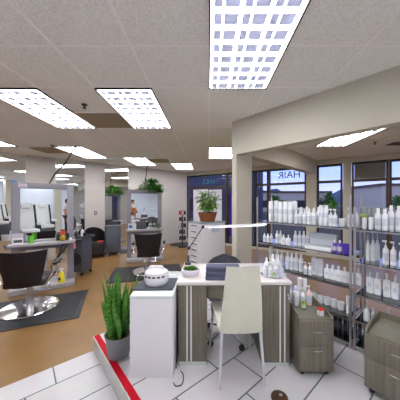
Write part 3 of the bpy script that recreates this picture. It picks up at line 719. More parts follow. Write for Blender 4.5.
# ------------------------------------------------------------------ manicure desk
DZ = PLAT; DT = 0.722; Yd = 1.845; Xd0, Xd1 = -0.277, 0.704; Ydb = 2.40
t = thing('manicure_desk', 'manicure desk with grey wood panels and a white top', 'desk', ((Xd0+Xd1)/2, Yd, DZ))
cx = (Xd0+Xd1)/2
b = MB(); b.box(Xd0-cx, Xd1-cx, -0.02, Ydb-Yd, DT-0.03, DT, bev=0.006); b.build('desk_top', top_white, t)
def cab(x0, x1, stripes, yf, key=None):
    x0 -= cx; x1 -= cx
    b = MB(); b.box(x0, x1, yf+0.014, Ydb-Yd-0.02, 0.0, DT-0.031, bev=0.002); c = b.build('side_cabinet', wood_m, t)
    b = MB(); b.box(x0, x1, yf, yf+0.013, 0.035, DT-0.034, bev=0.002); dr = b.build('door', wood_m, c)
    for sx_ in stripes:
        b = MB(); b.box(sx_-cx-0.006, sx_-cx+0.006, yf-0.003, yf-0.0002, 0.04, DT-0.04); b.build('inlay_strip', stripe_m, c)
    b = MB(); b.box(x0+0.005, x1-0.005, yf+0.004, yf+0.014, 0.0, 0.034); b.build('kick_plate', mat('pale_kick', (0.55, 0.60, 0.57), 0.4), c)
    if key:
        b = MB(); b.cyl(0.008, 0, 0.006, T(key-cx, yf, 0.61) @ RX(PI/2)); b.cyl(0.008, -0.001, 0.001, T(key-cx, yf-0.012, 0.585) @ RX(PI/2)); b.box(key-cx-0.002, key-cx+0.002, yf-0.012, yf-0.008, 0.57, 0.61); b.build('key', chrome_r, c)
cab(-0.261, -0.018, (-0.187, -0.153), 0.0)
cab(0.455, 0.688, (0.604, 0.642), -0.012, key=0.672)
b = MB(); b.box(-0.017-cx, 0.454-cx, 0.03, 0.045, DT-0.16, DT-0.031, bev=0.002); b.build('drawer_front', wood_m, t)
ZD = DZ + DT
# folded towel / cushion on the desk
t = thing('folded_towel', 'folded slate blue towel on the white desk top behind the cream chair', 'towel', (0.120, 1.905, ZD+0.0005), R(-2))
b = MB()
for k in range(3): b.box(-0.15+0.002*k, 0.155-0.003*k, -0.055, 0.055, 0.04*k, 0.04*k+0.0399, bev=0.012, seg=3)
b.build('towel_folds', towel_m, t)
# bowl with succulent
pb = P(190, 277, ZD); 
t = thing('succulent_bowl', 'white ceramic bowl of green succulents on the left of the desk', 'plant', (pb.x, pb.y+0.05, ZD+0.0005))
b = MB(); b.lathe([(0, 0), (0.062, 0), (0.078, 0.02), (0.084, 0.05), (0.080, 0.062), (0.074, 0.062), (0.072, 0.045), (0, 0.04)], None, 28); b.build('bowl', pot_white, t)
b = MB(); b.cyl(0.070, 0.0405, 0.052); b.build('soil', soil, t)
b = MB()
for k in range(13):
    a = k*2.4; r_ = 0.052*math.sqrt(k/13); c_ = (r_*math.cos(a), r_*math.sin(a), 0.05)
    for q in range(14): aa = q*2.4; b.leaf(c_, (math.cos(aa)*(0.4+q*0.05), math.sin(aa)*(0.4+q*0.05), 1.0-q*0.04), (0, 0, 1), 0.036, 0.014, 0.1)
b.build('succulents', mat('succulent_green', (0.10, 0.30, 0.03), 0.5, col2=(0.05, 0.16, 0.02), vscale=60), t)
# white small figure behind bowl + lamp
pl = Vector((-0.225, 2.355, ZD))
t = thing('led_desk_lamp', 'desk lamp with a long horizontal white LED bar on a black folding arm', 'lamp', pl)
LEDL = t
b = MB(); b.box(-0.03, 0.03, -0.04, 0.03, 0.001, 0.03, bev=0.006); b.cyl(0.012, 0.03, 0.10); b.build('clamp', dkgrey, t)
j1 = Vector(((189-U0)/F*2.35, 2.35, EYE-(248-V0)*2.35/F)) - pl
j2 = Vector(((203-U0)/F*2.32, 2.32, EYE-(227-V0)*2.32/F)) - pl
j3 = Vector(((266.5-U0)/F*2.30, 2.30, EYE-(224.3-V0)*2.30/F)) - pl
b = MB(); b.rod((0, 0, 0.10), j1, 0.007); b.build('lower_arm', chrome_r, t)
b = MB(); b.rod(j1, j2, 0.0055); b.build('upper_arm', dkgrey, t)
b = MB()
for q in (j1, j2): b.cyl(0.017, -0.014, 0.014, Matrix.Translation(q) @ RX(PI/2))
b.build('joint', black_m, t)
b = MB(); b.rod(j2 + Vector((0.01, 0, 0)), j3, 0.011, 10); b.build('lamp_head', paper, t)
b = MB(); 
qa = j2.lerp(j3, .08) + Vector((0, 0, -0.0105)); qb = j2.lerp(j3, .97) + Vector((0, 0, -0.0105)); b.rod(qa, qb, 0.006, 8); b.build('led_strip', led_m, t)
# tray with bottles
pt = P(273, 273, ZD)
pt.y = 1.985; pt.x = (273.6-U0)/F*1.985
t = thing('round_tray', 'round mirrored tray of small dispenser bottles at the right end of the desk', 'tray', (pt.x, pt.y, ZD+0.0005))
b = MB(); b.lathe([(0, 0), (0.112, 0), (0.118, 0.012), (0.114, 0.014), (0.108, 0.005), (0, 0.005)], None, 32); b.build('dish', chrome, t)
TRAYZ = ZD+0.006

# ------------------------------------------------------------------ bottle prototypes
ORD = ['first', 'second', 'third', 'fourth', 'fifth', 'sixth', 'seventh', 'eighth', 'ninth', 'tenth', 'eleventh', 'twelfth', 'thirteenth', 'fourteenth', 'fifteenth', 'sixteenth', 'seventeenth', 'eighteenth', 'nineteenth', 'twentieth', 'twenty-first', 'twenty-second', 'twenty-third', 'twenty-fourth', 'twenty-fifth', 'twenty-sixth']
PROTO = {}
def mk(kind, bm_=None):
    name, word = {'can': ('spray_can', 'tall white cylindrical can'), 'bottle': ('round_bottle', 'white round bottle'), 'pump': ('pump_bottle', 'white pump bottle'), 'square': ('square_bottle', 'white square-shouldered bottle'),
                  'jar': ('cream_jar', 'low white jar'), 'box': ('product_box', 'upright white carton'), 'tube': ('product_tube', 'white standing tube'), 'black': ('black_bottle', 'tall black bottle'),
                  'purple': ('purple_bottle', 'purple bottle'), 'nozzle': ('nozzle_bottle', 'white nozzle bottle'), 'glass': ('glass_tumbler', 'upturned clear glass'), 'pink': ('lotion_bottle', 'pale pink lotion bottle'), 'green': ('green_jar', 'yellow-green jar'), 'bluebottle': ('blue_bottle', 'pale blue pump bottle')}[kind]
    if kind in PROTO:
        return copy_tree(PROTO[kind]), word
    t = thing(name, 'x', 'bottle'); 
    bw = {'purple': purple, 'black': black_m, 'pink': ppink, 'green': amber, 'bluebottle': bottle_b}.get(kind, bottle_w)
    # unit height 1, unit radius r given by shape; scaled by instance
    if kind == 'can':
        b = MB(); b.lathe([(0, 0), (0.125, 0), (0.13, 0.01), (0.13, 0.80), (0.118, 0.82), (0, 0.82)]); b.build('bottle_body', bw, t)
        b = MB(); b.lathe([(0.122, 0.821), (0.122, 0.97), (0.11, 1.0), (0, 1.0)]); b.build('cap', cap_m, t)
        b = MB(); b.lathe([(0.1315, 0.40), (0.1315, 0.62)]); b.build('printed_band', label_m, t)
    elif kind in ('bottle', 'purple', 'black', 'green'):
        b = MB(); b.lathe([(0, 0), (0.15, 0), (0.16, 0.02), (0.16, 0.66), (0.13, 0.74), (0.07, 0.78), (0, 0.78)]); b.build('bottle_body', bw, t)
        b = MB(); b.lathe([(0.085, 0.781), (0.08, 0.98), (0.07, 1.0), (0, 1.0)]); b.build('cap', {'black': dkgrey, 'green': amber}.get(kind, cap_m), t)
        b = MB(); b.lathe([(0.1615, 0.18), (0.1615, 0.52)]); b.build('printed_band', {'black': mat('grey_print', (0.08, 0.08, 0.09), 0.5), 'purple': lpaper}.get(kind, label_m), t)
    elif kind in ('pump', 'pink', 'bluebottle'):
        b = MB(); b.lathe([(0, 0), (0.15, 0), (0.16, 0.02), (0.16, 0.58), (0.12, 0.66), (0.06, 0.69), (0, 0.69)]); b.build('bottle_body', bw, t)
        b = MB(); b.cyl(0.07, 0.691, 0.78); b.cyl(0.025, 0.78, 0.92, n=8); pn = b.build('cap', cap_m, t)
        b = MB(); b.box(-0.17, 0.06, -0.035, 0.035, 0.92, 1.0, bev=0.015); b.build('pump_head', cap_m, pn)
        b = MB(); b.lathe([(0.1615, 0.15), (0.1615, 0.48)]); b.build('printed_band', label_m, t)
    elif kind == 'square':
        b = MB(); b.box(-0.22, 0.22, -0.14, 0.14, 0.0, 0.72, bev=0.05, seg=3); b.build('bottle_body', bw, t)
        b = MB(); b.cyl(0.07, 0.72, 0.80, n=12); b.cyl(0.085, 0.80, 1.0, n=12); b.build('cap', cap_m, t)
        b = MB(); b.box(-0.12, 0.12, -0.1425, -0.1402, 0.28, 0.48); b.build('printed_label', label_m, t)
    elif kind == 'jar':
        b = MB(); b.lathe([(0, 0), (0.52, 0), (0.58, 0.1), (0.58, 0.6), (0, 0.6)]); b.build('jar_body', bw, t)
        b = MB(); b.lathe([(0.60, 0.601), (0.60, 0.95), (0.56, 1.0), (0, 1.0)]); b.build('lid', cap_m, t)
    elif kind == 'box':
        b = MB(); b.box(-0.16, 0.16, -0.12, 0.12, 0, 1.0, bev=0.008); b.build('carton', bw, t)
        b = MB(); b.box(-0.12, 0.12, -0.123, -0.1205, 0.2, 0.8); b.build('printed_label', label_m, t)
    elif kind == 'tube':
        b = MB(); b.lathe([(0, 0), (0.12, 0), (0.12, 0.16), (0, 0.16)]); b.build('cap', cap_m, t)
        b = MB(); b.lathe([(0.13, 0.161), (0.15, 0.2), (0.15, 0.8), (0.15, 0.98), (0, 1.0)], sy=0.8); b.build('tube_body', bw, t)
    elif kind == 'nozzle':
        b = MB(); b.lathe([(0, 0), (0.15, 0), (0.16, 0.02), (0.16, 0.55), (0.10, 0.64), (0, 0.64)]); b.build('bottle_body', bw, t)
        b = MB(); b.lathe([(0.09, 0.641), (0.08, 0.72), (0.03, 0.75), (0.018, 1.0), (0, 1.0)]); b.build('nozzle', cap_m, t)
    elif kind == 'glass':
        b = MB(); b.lathe([(0.20, 0), (0.16, 1.0), (0, 1.0), (0, 0.96), (0.14, 0.96), (0.18, 0)]); b.build('glass_wall', clear_m, t)
    PROTO[kind] = t
    return t, word
usedlab = set()
def place(kind, x, y, z, h, w, rz, label, group=None, name=None, cat=None):
    """h = height, w = overall width in metres"""
    t, word = mk(kind)
    unit = {'can': 0.26, 'square': 0.44, 'jar': 1.2, 'box': 0.32, 'tube': 0.30, 'glass': 0.4}.get(kind, 0.32)
    t.scale = (w/unit, w/unit, h); t.location = (x, y, z + 0.0008); t.rotation_euler = (0, 0, rz)
    t['label'] = label.replace('{}', word); t['category'] = cat or {'jar': 'jar', 'box': 'box', 'tube': 'tube', 'glass': 'glass', 'green': 'jar'}.get(kind, 'bottle')
    if group: t['group'] = group
    elif 'group' in t: del t['group']
    return t

# ------------------------------------------------------------------ product racks
e_ang = math.atan2(e.y, e.x)
def onsh(u, dep):                                      # point on a rack, dep metres behind its front edge
    return online(u, SH + d*dep, e)
L1 = (online(256, SH, e) - SH).length; L2r = 0.95
SH.z = 0
shelves1 = [1.30, 1.030, 0.735, 0.43, 0.20]; shelves2 = [1.295, 0.985, 0.685, 0.44, 0.20]
FIN = 1.52
def rack(label, s0, s1, zs, off):
    t = thing('product_rack', label, 'shelf rack', (SH.x, SH.y, PLAT), e_ang, 'product racks')
    # local x runs along e, local y away from the viewer
    a, b_ = min(s0, s1), max(s0, s1)
    for x in (a+0.012, b_-0.012):
        for y in (0.012, SD-0.012):
            b = MB(); b.cyl(0.011, 0.0, 1.50-PLAT if off else 1.62-PLAT, T(x, y, 0), 10)
            b.build('post', chrome_r, t)
    for k, z in enumerate(zs):
        z -= PLAT
        b = MB(); b.box(a+0.02, b_-0.02, 0.016, SD-0.016, z-0.008, z, bev=0.0); gl = b.build('shelf', shelf_m, t)
        b = MB(); 
        for y in (0.012, SD-0.012): b.box(a+0.02, b_-0.02, y-0.005, y+0.005, z-0.022, z-0.0085)
        for x in (a+0.012, b_-0.012): b.box(x-0.005, x+0.005, 0.02, SD-0.02, z-0.022, z-0.0085)
        b.build('shelf_rail', chrome_r, gl)
    return t
rack('long glass and chrome product rack on the left', -L1, -0.004, shelves1, 0)
rack('glass and chrome product rack at the right edge', 0.006, L2r, shelves2, 1)
def row(zs, z, items, where, grp):
    items = sorted(items, key=lambda i: i[1])
    cnt = {}
    tot = {}
    for it in items: tot[it[0]] = tot.get(it[0], 0)+1
    for it in items:
        kind, u, h_px, w_px, dep = it[:5]
        p = onsh(u, dep); h = h_px*p.y/F
        w = w_px*p.y/F*(1.04 if u < 352 else 0.95)*math.cos(math.atan((u-U0)/F))
        k = cnt.get(kind, 0); cnt[kind] = k+1
        if tot[kind] == 1: lb = 'the only {} on ' + where
        else: lb = '{}, %s from the left on ' % ORD[k] + where
        place(kind, p.x, p.y, z, h, w, e_ang, lb, grp)
W1 = ['the top shelf of the left rack', 'the second shelf of the left rack', 'the third shelf of the left rack', 'the fourth shelf of the left rack', 'the bottom shelf of the left rack']
W2 = ['the top shelf of the right rack', 'the second shelf of the right rack', 'the third shelf of the right rack', 'the lowest stocked shelf of the right rack']
g = lambda w: 'products on ' + w
row(0, shelves1[0], [('can', 271, 20, 4.6, .10), ('can', 276.2, 20.5, 4.6, .16), ('can', 280.6, 20.5, 4.6, .08), ('can', 285.6, 21, 4.8, .10), ('can', 290.6, 21, 4.8, .10), ('can', 295, 21, 4.6, .20),
    ('bottle', 296.5, 13, 3.6, .06), ('pump', 300, 15, 4.4, .12), ('pump', 304.6, 15, 4.6, .10), ('bottle', 309.2, 16, 4.6, .10), ('bottle', 314.0, 16.5, 4.8, .10), ('bottle', 318.4, 17, 4.4, .2),
    ('can', 321.3, 20, 4.4, .08), ('can', 326, 20, 4.6, .10), ('pump', 330.8, 17, 4.4, .08), ('pump', 335.2, 17, 4.4, .08), ('jar', 342.2, 7.5, 7, .13), ('pump', 350.6, 19, 5.6, .14), ('nozzle', 357.0, 18, 5, .2), ('bottle', 307, 16, 4.4, .27), ('bottle', 301, 15, 4.4, .27)], W1[0], g(W1[0]))
row(0, shelves1[1], [('bottle', 264.5, 8.5, 3.0, .05), ('bottle', 268, 8.5, 3.0, .05), ('bottle', 271.3, 8.5, 3.0, .08), ('bottle', 277.2, 12.5, 3.2, .10), ('bottle', 280.6, 12.5, 3.2, .12), ('square', 283.6, 10, 4.2, .05), ('square', 288.4, 10.5, 4.6, .05),
    ('bottle', 295.5, 14.5, 3.8, .13), ('bottle', 299.6, 14.5, 3.8, .15), ('bottle', 303.8, 15, 3.8, .16), ('bottle', 307.8, 15, 3.8, .2), ('purple', 334.8, 12.5, 4.2, .07), ('purple', 339.8, 13, 4.2, .07)], W1[1], g(W1[1]))
row(0, shelves1[2], [('tube', 271, 17, 4.0, .16), ('bottle', 277.4, 15, 4, .16), ('bottle', 282, 15, 4, .16), ('bottle', 287.6, 16.5, 4.2, .10), ('bottle', 291.8, 16.5, 4.2, .10), ('bottle', 296.2, 17, 4.4, .12), ('bottle', 301, 17, 4.4, .12), ('pump', 305.4, 12, 4, .06), ('pump', 310.0, 12, 4, .07),
    ('box', 314.6, 17, 5.2, .13), ('box', 320.4, 17, 5.4, .13), ('square', 327.2, 14, 5.4, .10), ('square', 332.8, 14.5, 5.6, .10), ('square', 338.6, 15, 5.8, .10), ('square', 344.6, 15.5, 5.8, .10), ('square', 351, 16, 6.2, .11), ('square', 358.4, 17, 6.6, .12)], W1[2], g(W1[2]))
row(0, shelves1[3], [('jar', 313.5, 7, 6.6, .16), ('jar', 320.3, 7, 6.6, .15), ('jar', 327.0, 7.2, 6.6, .16), ('jar', 333.8, 7.5, 7, .15), ('jar', 341, 7.5, 7, .15), ('tube', 348.2, 17, 4.6, .12), ('tube', 352.6, 17, 4.2, .2), ('jar', 306.6, 7, 6.4, .16)], W1[3], g(W1[3]))
row(0, shelves1[4], [('black', 335.5, 19, 4.2, .14), ('black', 340, 19, 4.2, .14), ('black', 345.4, 20, 4.2, .14), ('black', 350, 20, 4.2, .14), ('black', 355.2, 20.5, 4.4, .15), ('black', 360, 20.5, 4.4, .16)], W1[4], g(W1[4]))
row(0, shelves2[0], [('jar', 364.5, 11, 5, .10), ('jar', 371, 12, 5.4, .10), ('bottle', 378, 21, 7, .14), ('bottle', 385, 21, 7, .14), ('bottle', 391.2, 24.5, 7.2, .18), ('bottle', 398.8, 24.5, 7.4, .18), ('bottle', 407, 24.5, 7.4, .18)], W2[0], g(W2[0]))
row(0, shelves2[1], [('nozzle', 368, 27, 5.2, .16), ('nozzle', 373, 28, 5.2, .18), ('nozzle', 377.3, 27, 5.2, .24), ('pump', 385.6, 24, 7, .12), ('pump', 393.4, 24, 7, .12), ('pump', 402, 24, 7, .12)], W2[1], g(W2[1]))
row(0, shelves2[2], [('square', 370, 22, 7.6, .14), ('square', 377.5, 22, 7.8, .14), ('square', 387, 23.5, 8, .14), ('square', 395, 23.5, 8.2, .14), ('square', 404, 23.5, 8.2, .14)], W2[2], g(W2[2]))
row(0, shelves2[3], [('nozzle', 366.5, 17, 7, .07), ('nozzle', 373, 14, 4.4, .10), ('bottle', 388.5, 15.5, 6.2, .16)], W2[3], g(W2[3]))
# row of upturned glasses at the back of the right rack
for k, u in enumerate((362, 366.4, 370.8, 375.2, 379.6, 384, 388.4, 392.8)):
    p = onsh(u, 0.31); place('glass', p.x, p.y, shelves2[0], 0.20, 0.039, 0, 'upturned clear glass, %s from the left at the back of the right rack top shelf' % ORD[k], 'upturned glasses')
# acrylic display on shelf two
p0 = onsh(304.5, 0.05); p1 = onsh(331, 0.05); L = (p1-p0).length; zz = shelves1[1]
t = thing('display_tray', 'long pale open display tray on the second shelf of the left rack', 'tray', (p0.x, p0.y, zz+0.0008), math.atan2((p1-p0).y, (p1-p0).x))
tr_m = mat('pale_blue_tray', (0.68, 0.73, 0.80), 0.3)
b = MB(); b.box(0, L, 0, 0.19, 0, 0.03, bev=0.003); b.build('tray_base', bottle_w, t)
b = MB(); b.box(0, L, 0.14, 0.19, 0.0305, 0.165, bev=0.003); b.build('back_panel', tr_m, t)
b = MB(); b.box(0.02, L-0.02, 0.12, 0.139, 0.05, 0.11); b.build('front_strip', label_m, t)
# purple cup
p = onsh(346.6, .10)
t = thing('purple_cup', 'purple plastic cup at the right end of the second shelf of the left rack', 'cup', (p.x, p.y, shelves1[1]+0.0008))
b = MB(); b.lathe([(0, 0), (0.026, 0), (0.042, 0.08), (0.047, 0.095), (0.042, 0.095), (0.022, 0.006), (0, 0.006)], None, 24); b.build('cup_body', purple, t)
b = MB(); b.tube([(0.040, 0, 0.08), (0.066, 0, 0.075), (0.064, 0, 0.035), (0.036, 0, 0.03)], 0.004, 6); b.build('handle', purple, t)
# plant in glass vase on rack top shelf back
p = onsh(333, .27)
t = thing('vase_plant', 'small green plant in a clear vase at the back of the left rack top shelf', 'plant', (p.x, p.y, shelves1[0]+0.0008))
b = MB(); b.lathe([(0, 0), (0.03, 0), (0.035, 0.02), (0.030, 0.12), (0.036, 0.14), (0.031, 0.14), (0.026, 0.12), (0.03, 0.02), (0, 0.01)]); b.build('vase_body', clear_m, t)
b = MB()
for k in range(9): b.tube([(0, 0, 0.03), (0.03*math.cos(k*.8), 0.03*math.sin(k*.8), 0.17)], 0.0015, 4)
bush(b, (0, 0, 0.16), 0.065, 0.09, 130, 0.045, 0.016, 0.1); b.build('foliage', leaf3, t)
# yellow green toy bird ornament
p = onsh(363, .24)
t = thing('bird_ornament', 'small yellow and green bird ornament on the right rack top shelf', 'ornament', (p.x, p.y, shelves2[0]+0.0008), e_ang)
b = MB(); b.rod((0, 0, 0), (0, 0, 0.09), 0.008); b.cyl(0.03, 0, 0.008); b.build('stand', chrome_r, t)
b = MB(); b.lathe([(0, -0.05), (0.018, -0.035), (0.026, 0), (0.018, 0.03), (0, 0.045)], T(0, 0, 0.11) @ RY(PI/2-0.2)); b.build('bird_body', mat('bird_yellow', (0.62, 0.55, 0.03), 0.4, col2=(0.05, 0.22, 0.20), vscale=30), t)
b = MB(); b.lathe([(0, -0.018), (0.018, 0), (0, 0.018)], T(-0.045, 0, 0.125), 10); b.build('bird_head', mat('bird_blue', (0.04, 0.2, 0.35), 0.4), t)

# ------------------------------------------------------------------ rolling cabinets
def handle(parent, x, y, z, w=0.05):
    b = MB(); b.tube([(x-w, y, z), (x-w, y-0.018, z), (x, y-0.024, z), (x+w, y-0.018, z), (x+w, y, z)], 0.0045, 8); return b.build('handle', chrome, parent)
def roll_cab(loc, rz, W, D, H, label, splits):
    t = thing('rolling_cabinet', label, 'cabinet', loc, rz, 'taupe rolling cabinets')
    b = MB(); b.box(0, W, 0.016, D, 0.045, H, bev=0.003); b.build('body', wood_m, t)
    b = MB(); 
    b.prism([(0.016, H), (D, H), (D, H+0.055), (0.05, H+0.04), (0.018, H+0.012)], 0, 0.014, Matrix(((0, 0, 1, 0), (1, 0, 0, 0), (0, 1, 0, 0), (0, 0, 0, 1))))
    b.prism([(0.016, H), (D, H), (D, H+0.055), (0.05, H+0.04), (0.018, H+0.012)], W-0.014, W, Matrix(((0, 0, 1, 0), (1, 0, 0, 0), (0, 1, 0, 0), (0, 0, 0, 1))))
    b.box(0.014, W-0.014, D-0.014, D, H, H+0.055)
    b.build('gallery_rim', wood_m, t)
    b = MB(); b.box(0.016, W-0.016, 0.03, D-0.016, H+0.0005, H+0.006); b.build('glass_top', mat('olive_grey_glass', (0.20, 0.195, 0.15), 0.10), t)
    for (z0, z1, hz) in splits:
        b = MB(); b.box(0.002, W-0.002, 0, 0.0155, z0, z1, bev=0.002); dr = b.build('drawer', wood_m, t)
        handle(dr, W/2+0.0, 0.0, hz, 0.035)
    for x in (0.04, W-0.04):
        for y in (0.05, D-0.05):
            b = MB(); b.cyl(0.018, -0.01, 0.01, T(x, y, 0.018) @ RX(PI/2), 12); b.box(x-0.012, x+0.012, y-0.012, y+0.012, 0.034, 0.045); b.build('caster', black_m, t)
    return t
Yc = (EYE-PLAT-0.045)*F/(372.5-V0)
xa, xb = (299.5-U0)/F*Yc, (334-U0)/F*Yc
Hc = EYE - (321.5-V0)*Yc/F - PLAT
roll_cab((xa, Yc, PLAT), 0, xb-xa, 0.42, Hc, 'taupe wood rolling cabinet between the desk and the rack', [(0.05, 0.245, 0.205), (0.25, 0.345, 0.30), (0.35, Hc-0.002, Hc-0.05)][:0] + [(0.05, Hc*0.56, Hc*0.56-0.025), (Hc*0.57, Hc-0.002, Hc-0.075)])
Zc1 = PLAT + Hc + 0.0068
pc2 = P(364, 386, PLAT+0.045)
Hc2 = EYE - (334-V0)*pc2.y/F - PLAT
roll_cab((pc2.x, pc2.y, PLAT), e_ang, 0.36, 0.38, Hc2, 'taupe wood rolling cabinet cut off by the right edge of the view', [(0.05, Hc2*0.62, Hc2*0.62-0.035), (Hc2*0.63, Hc2-0.002, Hc2-0.055)])
# things on the rolling cabinet
def cabp(u, v): return P(u, v, Zc1)
g2 = 'bottles on the rolling cabinet'
for (kind, u, v, h_px, w_px, lb) in (('nozzle', 290.5, 303, 19, 4.2, 'tall white nozzle bottle at the back left of the rolling cabinet top'),
        ('tube', 299.6, 299.5, 22, 4.6, 'tallest white tube at the back of the rolling cabinet top'), ('tube', 304.8, 298.5, 20, 4.2, 'slim white tube at the back right of the rolling cabinet top'),
        ('bottle', 296, 305, 19, 7, 'stout white bottle beside the desk on the rolling cabinet top'), ('pump', 302.6, 303.5, 16, 5, 'small white pump bottle in the middle of the rolling cabinet top'),
        ('pink', 309, 304.5, 19, 5.6, 'pale pink pump bottle on the rolling cabinet top'), ('green', 303.4, 308.5, 7.5, 5.6, 'squat yellow-green jar on the rolling cabinet top')):
    p = cabp(u, v); place(kind, p.x, p.y, Zc1, h_px*p.y/F, w_px*p.y/F, 0.3, lb, None)
p = cabp(320.5, 315.5)
t = thing('polish_box', 'small white box with a red lid on the front of the rolling cabinet top', 'box', (p.x, p.y, Zc1+0.0005), R(10))
b = MB(); b.box(-0.02, 0.02, -0.018, 0.018, 0, 0.045, bev=0.003); b.build('box_body', paper, t)
b = MB(); b.box(-0.021, 0.021, -0.019, 0.019, 0.0455, 0.06, bev=0.003); b.build('lid', red_p, t)
# bottles on the round tray
for k, (dx, dy, kind, h, w, lb) in enumerate(((-0.045, -0.045, 'pump', 0.115, 0.036, 'white pump bottle at the front left of the round tray'), (0.005, -0.06, 'pump', 0.135, 0.040, 'white pump bottle at the front of the round tray'),
        (0.06, -0.03, 'bluebottle', 0.10, 0.042, 'pale blue pump bottle at the right of the round tray'), (0.0, 0.02, 'bottle', 0.16, 0.042, 'tallest white bottle in the middle of the round tray'), (0.05, 0.035, 'bottle', 0.15, 0.040, 'white bottle at the back right of the round tray'),
        (-0.055, 0.03, 'bottle', 0.135, 0.036, 'white round bottle at the back left of the round tray'), (-0.085, -0.005, 'nozzle', 0.10, 0.03, 'small nozzle bottle at the left rim of the round tray'), (-0.025, -0.083, 'green', 0.045, 0.03, 'tiny green jar at the front left rim of the round tray'))):
    place(kind, pt.x+dx, pt.y+dy, TRAYZ, h*1.15, w, 0.4*k, lb, None)

# ------------------------------------------------------------------ chairs at the desk
t = thing('cream_chair', 'cream leather high-back dining chair with pale metal legs in front of the desk', 'chair', (0.243, 1.625, PLAT), R(2))
SHt = 0.45
def backf(a, c):
    z = 0.405 + 0.53*c; hw = 0.163 - 0.041*c**1.2
    y = 0.0 - 0.085*c**1.1 - 0.012*math.sin(PI*c)
    return Vector(((a*2-1)*hw, y + 0.012*(a*2-1)**2, z))
b = MB(); b.grid_surf(backf, 8, 14, thick=0.035); o = b.build('backrest', cream_m, t)
bv = o.modifiers.new('b', 'BEVEL'); bv.width = 0.012; bv.segments = 3; bv.limit_method = 'ANGLE'
b = MB(); b.prism([(-0.162, 0.03), (0.162, 0.03), (0.215, 0.40), (0.19, 0.455), (-0.19, 0.455), (-0.215, 0.40)], 0.39, 0.455, bev=0.015); b.build('seat', cream_m, t)
for (x, y, x2, y2) in ((-0.148, 0.01, -0.162, -0.005), (0.148, 0.01, 0.178, 0.0), (-0.185, 0.41, -0.225, 0.42), (0.165, 0.41, 0.165, 0.455)):
    b = MB(); b.rod((x, y, 0.42), (x2, y2, 0.0), 0.013, 10, 0.0095); b.build('leg', legw, t)
oc = Vector((0.205, 2.27, PLAT))
t = thing('office_chair', 'swivel office chair with a blue-grey mesh back tucked behind the desk', 'chair', oc, R(185))
for k in range(5):
    a = R(72*k+32+5); r_ = 0.255
    b = MB(); b.rod((0.02*math.cos(a), 0.02*math.sin(a), 0.085), (r_*math.cos(a), r_*math.sin(a), 0.06), 0.016, 8, 0.010); lg = b.build('base_arm', chrome, t)
    b = MB(); b.cyl(0.025, -0.018, 0.018, T(r_*math.cos(a), r_*math.sin(a), 0.026) @ RZ(a) @ RX(PI/2), 14); b.build('caster', black_m, lg)
b = MB(); b.cyl(0.022, 0.075, 0.40); b.build('gas_column', chrome, t)
b = MB(); b.box(-0.21, 0.21, -0.29, 0.11, 0.40, 0.455, bev=0.024, seg=3); b.build('seat', rec_w, t)
def mbk(a, c):
    z = 0.50 + 0.28*c; hw = 0.205*math.sqrt(max(0.0, 1-(max(0, c-.35)/.66)**2.2)) + 0.012
    return Vector(((a*2-1)*hw, -0.33 + 0.06*(a*2-1)**2, z))
b = MB(); b.grid_surf(mbk, 14, 12, thick=0.022); b.build('backrest', mesh_m, t)
b = MB(); b.tube([(0, -0.20, 0.41), (0, -0.345, 0.42), (0, -0.362, 0.60)], 0.014); b.build('back_post', black_m, t)
for s_ in (-1, 1):
    b = MB(); b.tube([(s_*0.17, 0.0, 0.41), (s_*0.225, 0.0, 0.43), (s_*0.235, 0.02, 0.52), (s_*0.22, 0.02, 0.56)], 0.010); b.box(s_*0.225-0.02, s_*0.225+0.02, -0.09, 0.10, 0.552, 0.568, bev=0.006); b.build('armrest', black_m, t)

# floor cover, cords
pf = P(279.5, 398, PLAT)
t = thing('floor_outlet_cover', 'round brown floor outlet cover on the tiles at the bottom of the view', 'floor cover', (pf.x, pf.y, PLAT+0.0005))
b = MB(); b.lathe([(0, 0), (0.060, 0), (0.058, 0.008), (0.046, 0.012), (0, 0.013)], None, 28); b.build('cover_plate', bronze, t)
b = MB(); b.cyl(0.012, 0.0131, 0.015, T(0.012, 0.01, 0)); b.build('screw_cap', chrome_r, t)
z = PLAT+0.006
q = lambda u, v: P(u, v, z)
def smooth(pts, n=6):
    out = []
    for i in range(len(pts)-1):
        p0 = pts[max(i-1, 0)]; p1 = pts[i]; p2 = pts[i+1]; p3 = pts[min(i+2, len(pts)-1)]
        for k in range(n):
            t_ = k/n; out.append(0.5*((2*p1)+(p2-p0)*t_+(2*p0-5*p1+4*p2-p3)*t_*t_+(3*p1-p0-3*p2+p3)*t_**3))
    return out+[pts[-1]]
up = [Vector((Xr+0.006, 2.28, 0.80)), Vector((Xr+0.008, 2.22, 0.55)), Vector((Xr+0.007, 2.12, 0.35))]
b = MB(); b.tube(smooth([Vector((Xr+0.008, 2.26, 0.84)), Vector((Xr+0.010, 2.05, 0.62)), Vector((Xr+0.008, 1.95, 0.40)), Vector((Xr+0.009, 1.90, 0.22)), q(176, 366), q(183, 374), q(182, 384), q(176, 386), q(173.5, 383)]), 0.0045, 6)
pc_ = b.build('power_cord', dkgrey, HEATER, loc=-HEATER.location)
b = MB(); b.tube(smooth([q(174.5, 363), q(178, 368), q(180.5, 374), q(177.5, 378.5), q(175.5, 381)])[:], 0.004, 6)
pc_ = b.build('power_cord', bottle_w, LEDL, loc=-LEDL.location); pc_['label'] = 'short pale cord looped on the tiles'
b = MB(); b.box(-0.012, 0.012, -0.03, 0.03, 0, 0.035, bev=0.005)
pq = P(175, 362, PLAT); tag(b.build('power_adapter', bottle_w, loc=(Xr+0.016, 1.93, PLAT+0.0005)), 'small white power adapter between the white cabinet and the desk', 'adapter')

